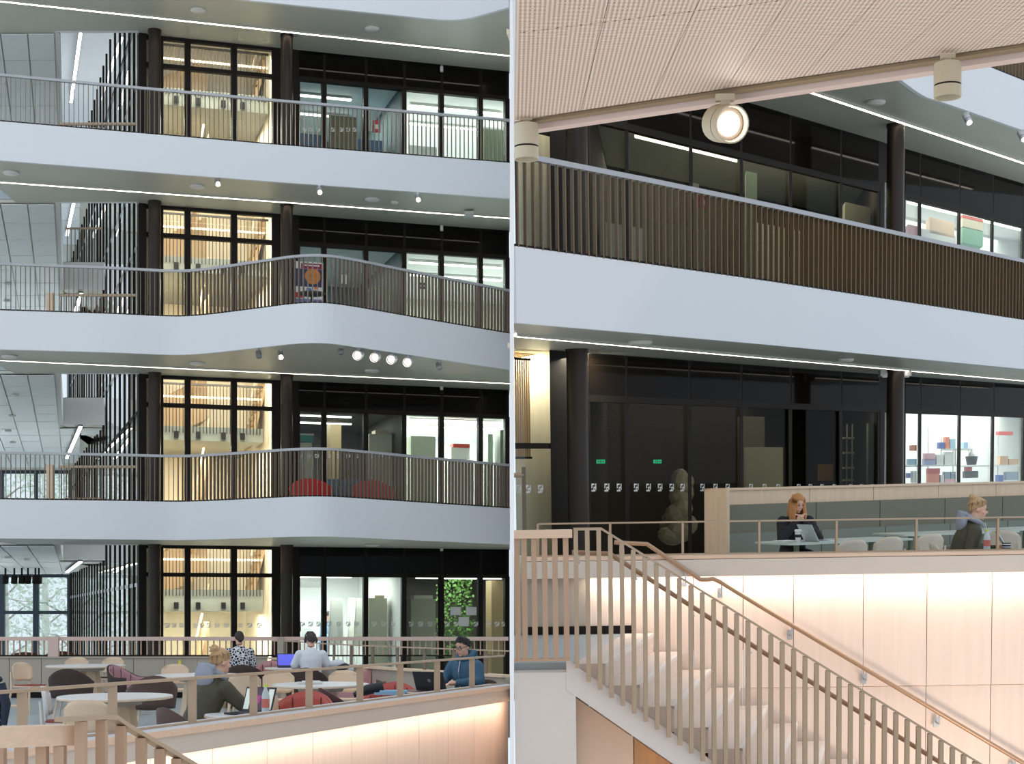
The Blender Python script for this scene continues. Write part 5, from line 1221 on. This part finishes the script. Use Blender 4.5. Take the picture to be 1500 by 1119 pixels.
# top storey
S_((482,170,522,216,cm('olive_board',(120,110,70)),'pin_board','olive brown pin board with notices, top storey','board'), .9, .06)
S_((432,196,470,215,cm('blue_cabinet',(70,110,150)),'low_cabinet','low blue cabinet at the left of the top laboratory','cabinet'), .9)
S_((524,205,560,222,cm('blue_cabinet',(70,110,150)),'low_cabinet','low blue cabinet right of the board on the top storey','cabinet'), 1.4)
S_((546,176,557,194,cm('notice_red',(190,40,60)),'notice','red notice on the top storey glazing','notice'), .12, .02, tag_=G['white'])
S_((538,176,545,192,G['white'],'notice','white sheet beside the red notice on the top storey','notice'), .12, .02)
S_((708,190,746,232,cm('sage_screen',(134,150,116)),'screen','sage green screen at the right end of the top storey','screen'), 1.0, .1)
S_((600,214,640,232,WH,'low_cabinet','white low cabinet in the bright top laboratory','cabinet'), 1.2)
# third storey (poster etc. on the gallery)
t = root('poster', 'large poster with magenta band and round multicoloured image behind the curved railing', 'poster', FL.at(451,-.5,0))
def onf(px0,py0,px1,py1,v,th=.02):
    c = FL.at((px0+px1)/2, v, 0); u0,u1 = FL.u(px0,v), FL.u(px1,v); return FL.bx(MB(), u0, u1, v-th, v, PY((px0+px1)/2,py1,c.y).z, PY((px0+px1)/2,py0,c.y).z)
part('board', onf(431,384,473,447,-.1,.03), G['white'], t)
part('magenta_band', onf(441,386,472,394,-.131,.003), cm('magenta',(150,30,80)), t); part('white_lettering', onf(446,388,468,390,-.135,.002), G['white'], t)
part('violet_picture', onf(431,394,472,420,-.131,.003), cm('violet_dark',(60,60,96)), t)
c = FL.at(458,-.14,0); part('round_image', MB().lathe((c.x,c.y,PY(458,405,c.y).z), [(.18,0),(.18,.008)], 28, axis=Matrix.Rotation(FL.ang,3,'Z')@Matrix.Rotation(math.pi/2,3,'X')), mat('multicolour_orange',(208,130,60),.6,var=.5,scale=9), t)
part('red_box', onf(433,428,445,436,-.131,.003), cm('notice_red',(190,40,60)), t); part('blue_mark', onf(449,422,456,426,-.131,.003), cm('mark_blue',(80,120,190)), t); part('orange_mark', onf(460,420,466,424,-.131,.003), cm('mark_orange',(230,130,70)), t); part('violet_foot', onf(432,438,472,446,-.131,.003), cm('foot_violet',(120,120,170)), t)
zg = HC[1]+FT
p = FL.at(457,-1.3,0); t = root('bar_table', 'small dark round standing table on the middle gallery', 'table', (p.x,p.y,zg)); part('tabletop', MB().lathe((0,0,1.0), [(.3,0),(.3,.03)], 24), cm('dark_table',(70,64,62)), t, local=True); part('pole', MB().lathe((0,0,.02), [(.03,0),(.03,.98)], 10), G['black'], t, local=True); part('foot', MB().lathe((0,0,0), [(.22,0),(.22,.02)], 20), G['black'], t, local=True)
for px, lb in ((549,'grey tub chair behind the curved railing of the middle gallery'),(494,'grey tub chair left behind the curved railing, beside the poster')):
    p = FL.at(px,-1.1,0); make_tub(lb, mat('lilac_grey_felt',(150,146,160),.85), mat('lilac_grey_felt',(150,146,160)), (p.x,p.y,zg), 3.1, s=1.25, legm=G['black'])
S_((500,402,510,416,G['white'],'notice','white notice with dark squares on the third storey','notice'), .1, .02)
S_((613,414,625,423,cm('dark_sign',(60,36,44)),'notice','small dark red sign on the third storey glazing','notice'), .1, .02, tag_=G['white'])
S_((542,422,571,447,cm('pale_green_board',(196,206,180)),'cabinet','pale green cabinet behind the grey chair, third storey','cabinet'), .5, .3)
S_((494,371,511,376,cm('pale_sign',(200,214,214)),'sign','small pale hanging sign in the third storey laboratory','sign'), .3, .03)
# second storey
zg = HC[0]+FT
S_((430,648,457,720,CRM,'cabinet','cream cabinet behind the rail, second storey left','cabinet'), .6, .5)
S_((437,635,459,647,TL,'plastic_bin','turquoise plastic bin standing on the cream cabinet','bin'), .6, .35, lid=G['whitepl'])
S_((541,636,574,715,CRM,'cabinet','big cream cabinet with things on top, second storey','cabinet'), .9, .6)
S_((550,630,570,636,BG,'carton','flat beige cartons on top of the big cream cabinet','box'), .95, .4)
S_((602,639,638,715,cm('cream_green',(208,214,190)),'cabinet','pale cabinet in the bright second storey laboratory','cabinet'), .9, .6)
S_((661,655,688,672,WH,'carton','white carton in the bright second storey laboratory','box'), 1.3, .4)
S_((664,650,688,656,RDc,'carton','red carton on the white carton, second storey','box'), 1.3, .35)
S_((715,636,722,715,cm('pale_green_cabinet',(150,172,150)),'cabinet','narrow green cabinet, second storey right','cabinet'), 1.1, .4)
S_((733,630,746,715,cm('dark_green_cabinet',(80,92,76)),'cabinet','dark green cabinet at the right end of the second storey','cabinet'), 1.0, .5)
S_((484,620,500,700,cm('tan_door',(150,130,92)),'cupboard','tan cupboard in the dark second storey laboratory','cupboard'), 2.6, .5)
S_((474,702,535,722,cm('blue_cabinet',(70,110,150)),'low_cabinet','low blue grey cabinet behind the red armchairs, second storey','cabinet'), .5, .3)
for px, lb in ((456,'red topped armchair left behind the lowest gallery railing'),(546,'red topped armchair right behind the lowest gallery railing')):
    p = FL.at(px,-1.3,0); make_tub(lb, mat('bright_red_felt',(190,50,46),.85), mat('bright_red_felt',(190,50,46)), (p.x,p.y,zg-.12), 3.14, s=1.45, legm=G['black'])
# ground storey laboratories
S_((436,880,462,968,G['white'],'door','white door with closer in the bright ground laboratory','door'), 3.2, .06, tag_=cm('paper_grey',(206,208,206)))
S_((432,852,470,860,cm('vent_grey',(110,112,108)),'air_grille','grey air grille high in the bright ground laboratory','grille'), 3.0, .1)
for px, w_, lb in ((492,22,'flip chart stand behind the second pane, ground storey'),(531,26,'flip chart stand behind the third pane, ground storey'),(516,14,'narrow flip chart stand between the two wide ones')):
    p = FL.at(px, 1.6 if w_ > 15 else 2.2, 0); t = root('flip_chart', lb, 'easel', (p.x,p.y,0))
    zt2 = PY(px,876,p.y).z; hw = w_/2/F*p.y
    part('board', MB().hexa([(-hw,-.05,.9),(hw,-.05,.9),(hw,-.02,.9),(-hw,-.02,.9)],[(-hw*.85,.1,zt2),(hw*.85,.1,zt2),(hw*.85,.13,zt2),(-hw*.85,.13,zt2)]), cm('board_white',(216,218,210)), t, local=True)
    for s in (-1,1): part('leg', MB().tube([(s*hw*1.1,-.25,0),(s*hw*.8,.1,zt2)], .015, 6), G['whitepl'], t, local=True)
    part('leg', MB().tube([(0,.6,0),(0,.14,zt2)], .015, 6), G['whitepl'], t, local=True)
S_((540,876,567,960,cm('cream_cloudy',(206,204,178)),'cabinet','cream cabinet behind the third pane, ground storey','cabinet'), 1.1, .6)
S_((549,872,563,877,BG,'carton','beige cartons lying on the cream cabinet, ground storey','box'), 1.2, .35)
S_((602,877,638,960,cm('cream_cloudy',(206,204,178)),'cabinet','cream cabinet behind the fourth pane, ground storey','cabinet'), 1.1, .6)
S_((606,872,634,877,WH,'carton','flat white carton on the cabinet behind the fourth pane','box'), 1.2, .35)
for i, a in enumerate(((660,889,675,901),(683,889,698,901),(672,904,687,917))):
    S_(a+(G['white'],'notice','white sheet stuck on the dark glass, %s of the three' % ['upper left','upper right','lowest'][i],'notice'), .0, .03)
S_((720,850,738,950,cm('tan_door',(150,130,92)),'cupboard','tan cupboard at the right end of the ground storey','cupboard'), 1.6, .5)
S_((436,915,441,925,BKc,'switch_panel','black control panel on the white wall, ground storey','panel'), 2.9, .04)
# plant wall
t = root('plant_wall', 'lush green plant wall behind the dark ground storey glazing', 'plant', FL.at(660,3.4,0)); 
c = FL.at(660,3.4,0)
part('planter', FL.bx(MB(), FL.u(640,3.4), FL.u(690,3.4), 3.3, 3.7, 0, .5), G['black'], t)
mb = MB()
for i in range(900):
    u = FL.u(rnd.uniform(640,690),3.4); z = rnd.uniform(.5, 2.7); q = FL.P(u, 3.3+rnd.uniform(-.2,.2), z); a = rnd.uniform(0,6.28); s = rnd.uniform(.04,.1)
    d1 = Vector((math.cos(a),-.3,math.sin(a)*.8))*s; d2 = Vector((-math.sin(a)*.4,-.2,math.cos(a)*.4))*s; mb.quad([q, q+d1*.5+d2, q+d1, q+d1*.5-d2])
part('leaves', mb, mat('bright_leaf',(74,118,40),.6,var=.5,scale=3), t, kind='stuff')
area('plant_light', FL.P(FL.u(668,2.6),2.4,2.7), (1.4,.2), 22, (1,1,.85), tgt=FL.P(FL.u(668,3.4),3.4,1.4))
person('person in pale blue scrubs standing inside the bright ground laboratory', FL.at(474,2.9,0), 1.2, 10, (0,20), {1:((.24,-.12,1.12),(.14,-.38,1.1)), -1:((-.24,-.12,1.12),(-.14,-.38,1.1))}, mat('scrub_blue',(150,190,226),.85), mat('scrub_blue',(150,190,226)), 'short', mat('dark_brown_hair',(52,40,38)), stand=True, sc=.98)
# trees outside the far windows
def tree(x, y, h, label, colr):
    t = root('birch_tree', label, 'tree', (x,y,-4))
    part('trunk', MB().tube([(0,0,0),(.15,0,h*.4),(.0,.1,h*.95)], [.22,.16,.04], 10), mat('birch_bark',(206,206,198),.8,var=.3,scale=5), t, local=True, smooth=True)
    bt = mat('branch',(168,164,158),.8)
    for i in range(16):
        z = h*(.3+.6*i/16); a = i*2.4; l = 1.2+1.6*(1-i/16); part('branch', MB().tube([(.1,0,z),(l*.5*math.cos(a),l*.5*math.sin(a),z+l*.3),(l*math.cos(a),l*math.sin(a),z+l*.35)], [.05,.03,.01], 5), bt, t, local=True)
    mb = MB()
    for i in range(2400):
        a = rnd.uniform(0,6.28); r = rnd.uniform(.2,1)**.6*2.7; z = h*rnd.uniform(.28,1); r *= 1.1-abs(z/h-.6); q = Vector((r*math.cos(a), r*math.sin(a), z)); d1 = Vector((rnd.uniform(-1,1),rnd.uniform(-1,1),rnd.uniform(-1,1)))*.13; d2 = Vector((rnd.uniform(-1,1),rnd.uniform(-1,1),rnd.uniform(-1,1)))*.09; mb.quad([q,q+d1,q+d1+d2,q+d2])
    part('leaves', mb, colr, t, local=True, kind='stuff')
lf_ = mat('pale_birch_leaf',(214,230,216),.6,var=.2,scale=3)
for i, (px, y, h) in enumerate(((2,65,13),(62,71,12.5),(112,64,12),(180,70,13))):
    tree((px-750)/F*y, y, h, 'pale leafy birch outside the far windows, %s from the left' % ['first','second','third','fourth'][i], lf_)

for k, a_, b_ in ((0,440,515),(0,610,735),(1,600,735),(1,440,515),(2,600,735),(3,600,735),(3,440,515)):
    for i, v in enumerate((1.2,2.6)):
        lampR(FL, a_, b_, v, HC[k]-.64, 'linear ceiling lamp in the %s half of the %s storey laboratories, %s row' % ('left' if a_ < 500 else 'right', LV[k], ['front','rear'][i]), 600)

S_((656,673,694,716,WH,'low_cabinet','white bench cabinet under the red and white cartons, second storey','cabinet'), 1.25, .5)
for i, (px, py, k) in enumerate(((18,608,1),(12,630,1),(19,647,1),(22,578,1),(12,815,0),(40,818,0),(10,440,2),(12,415,2))):
    disc(px, py, HC[k]-.045, 'small bright round fitting in the panelled ceiling at far left, %s' % ['second storey upper','second storey middle','second storey lower','second storey topmost','ground storey left','ground storey right','third storey lower','third storey upper'][i], .09)
for i, px in enumerate((8,21,32,41,52,57)):
    spot(px, 849, 52, .10, .24, 'tiny dark spotlight hanging before the far window, %s from the left' % ['first','second','third','fourth','fifth','sixth'][i], (0,-.2,-1), 0, G['black'], .35)
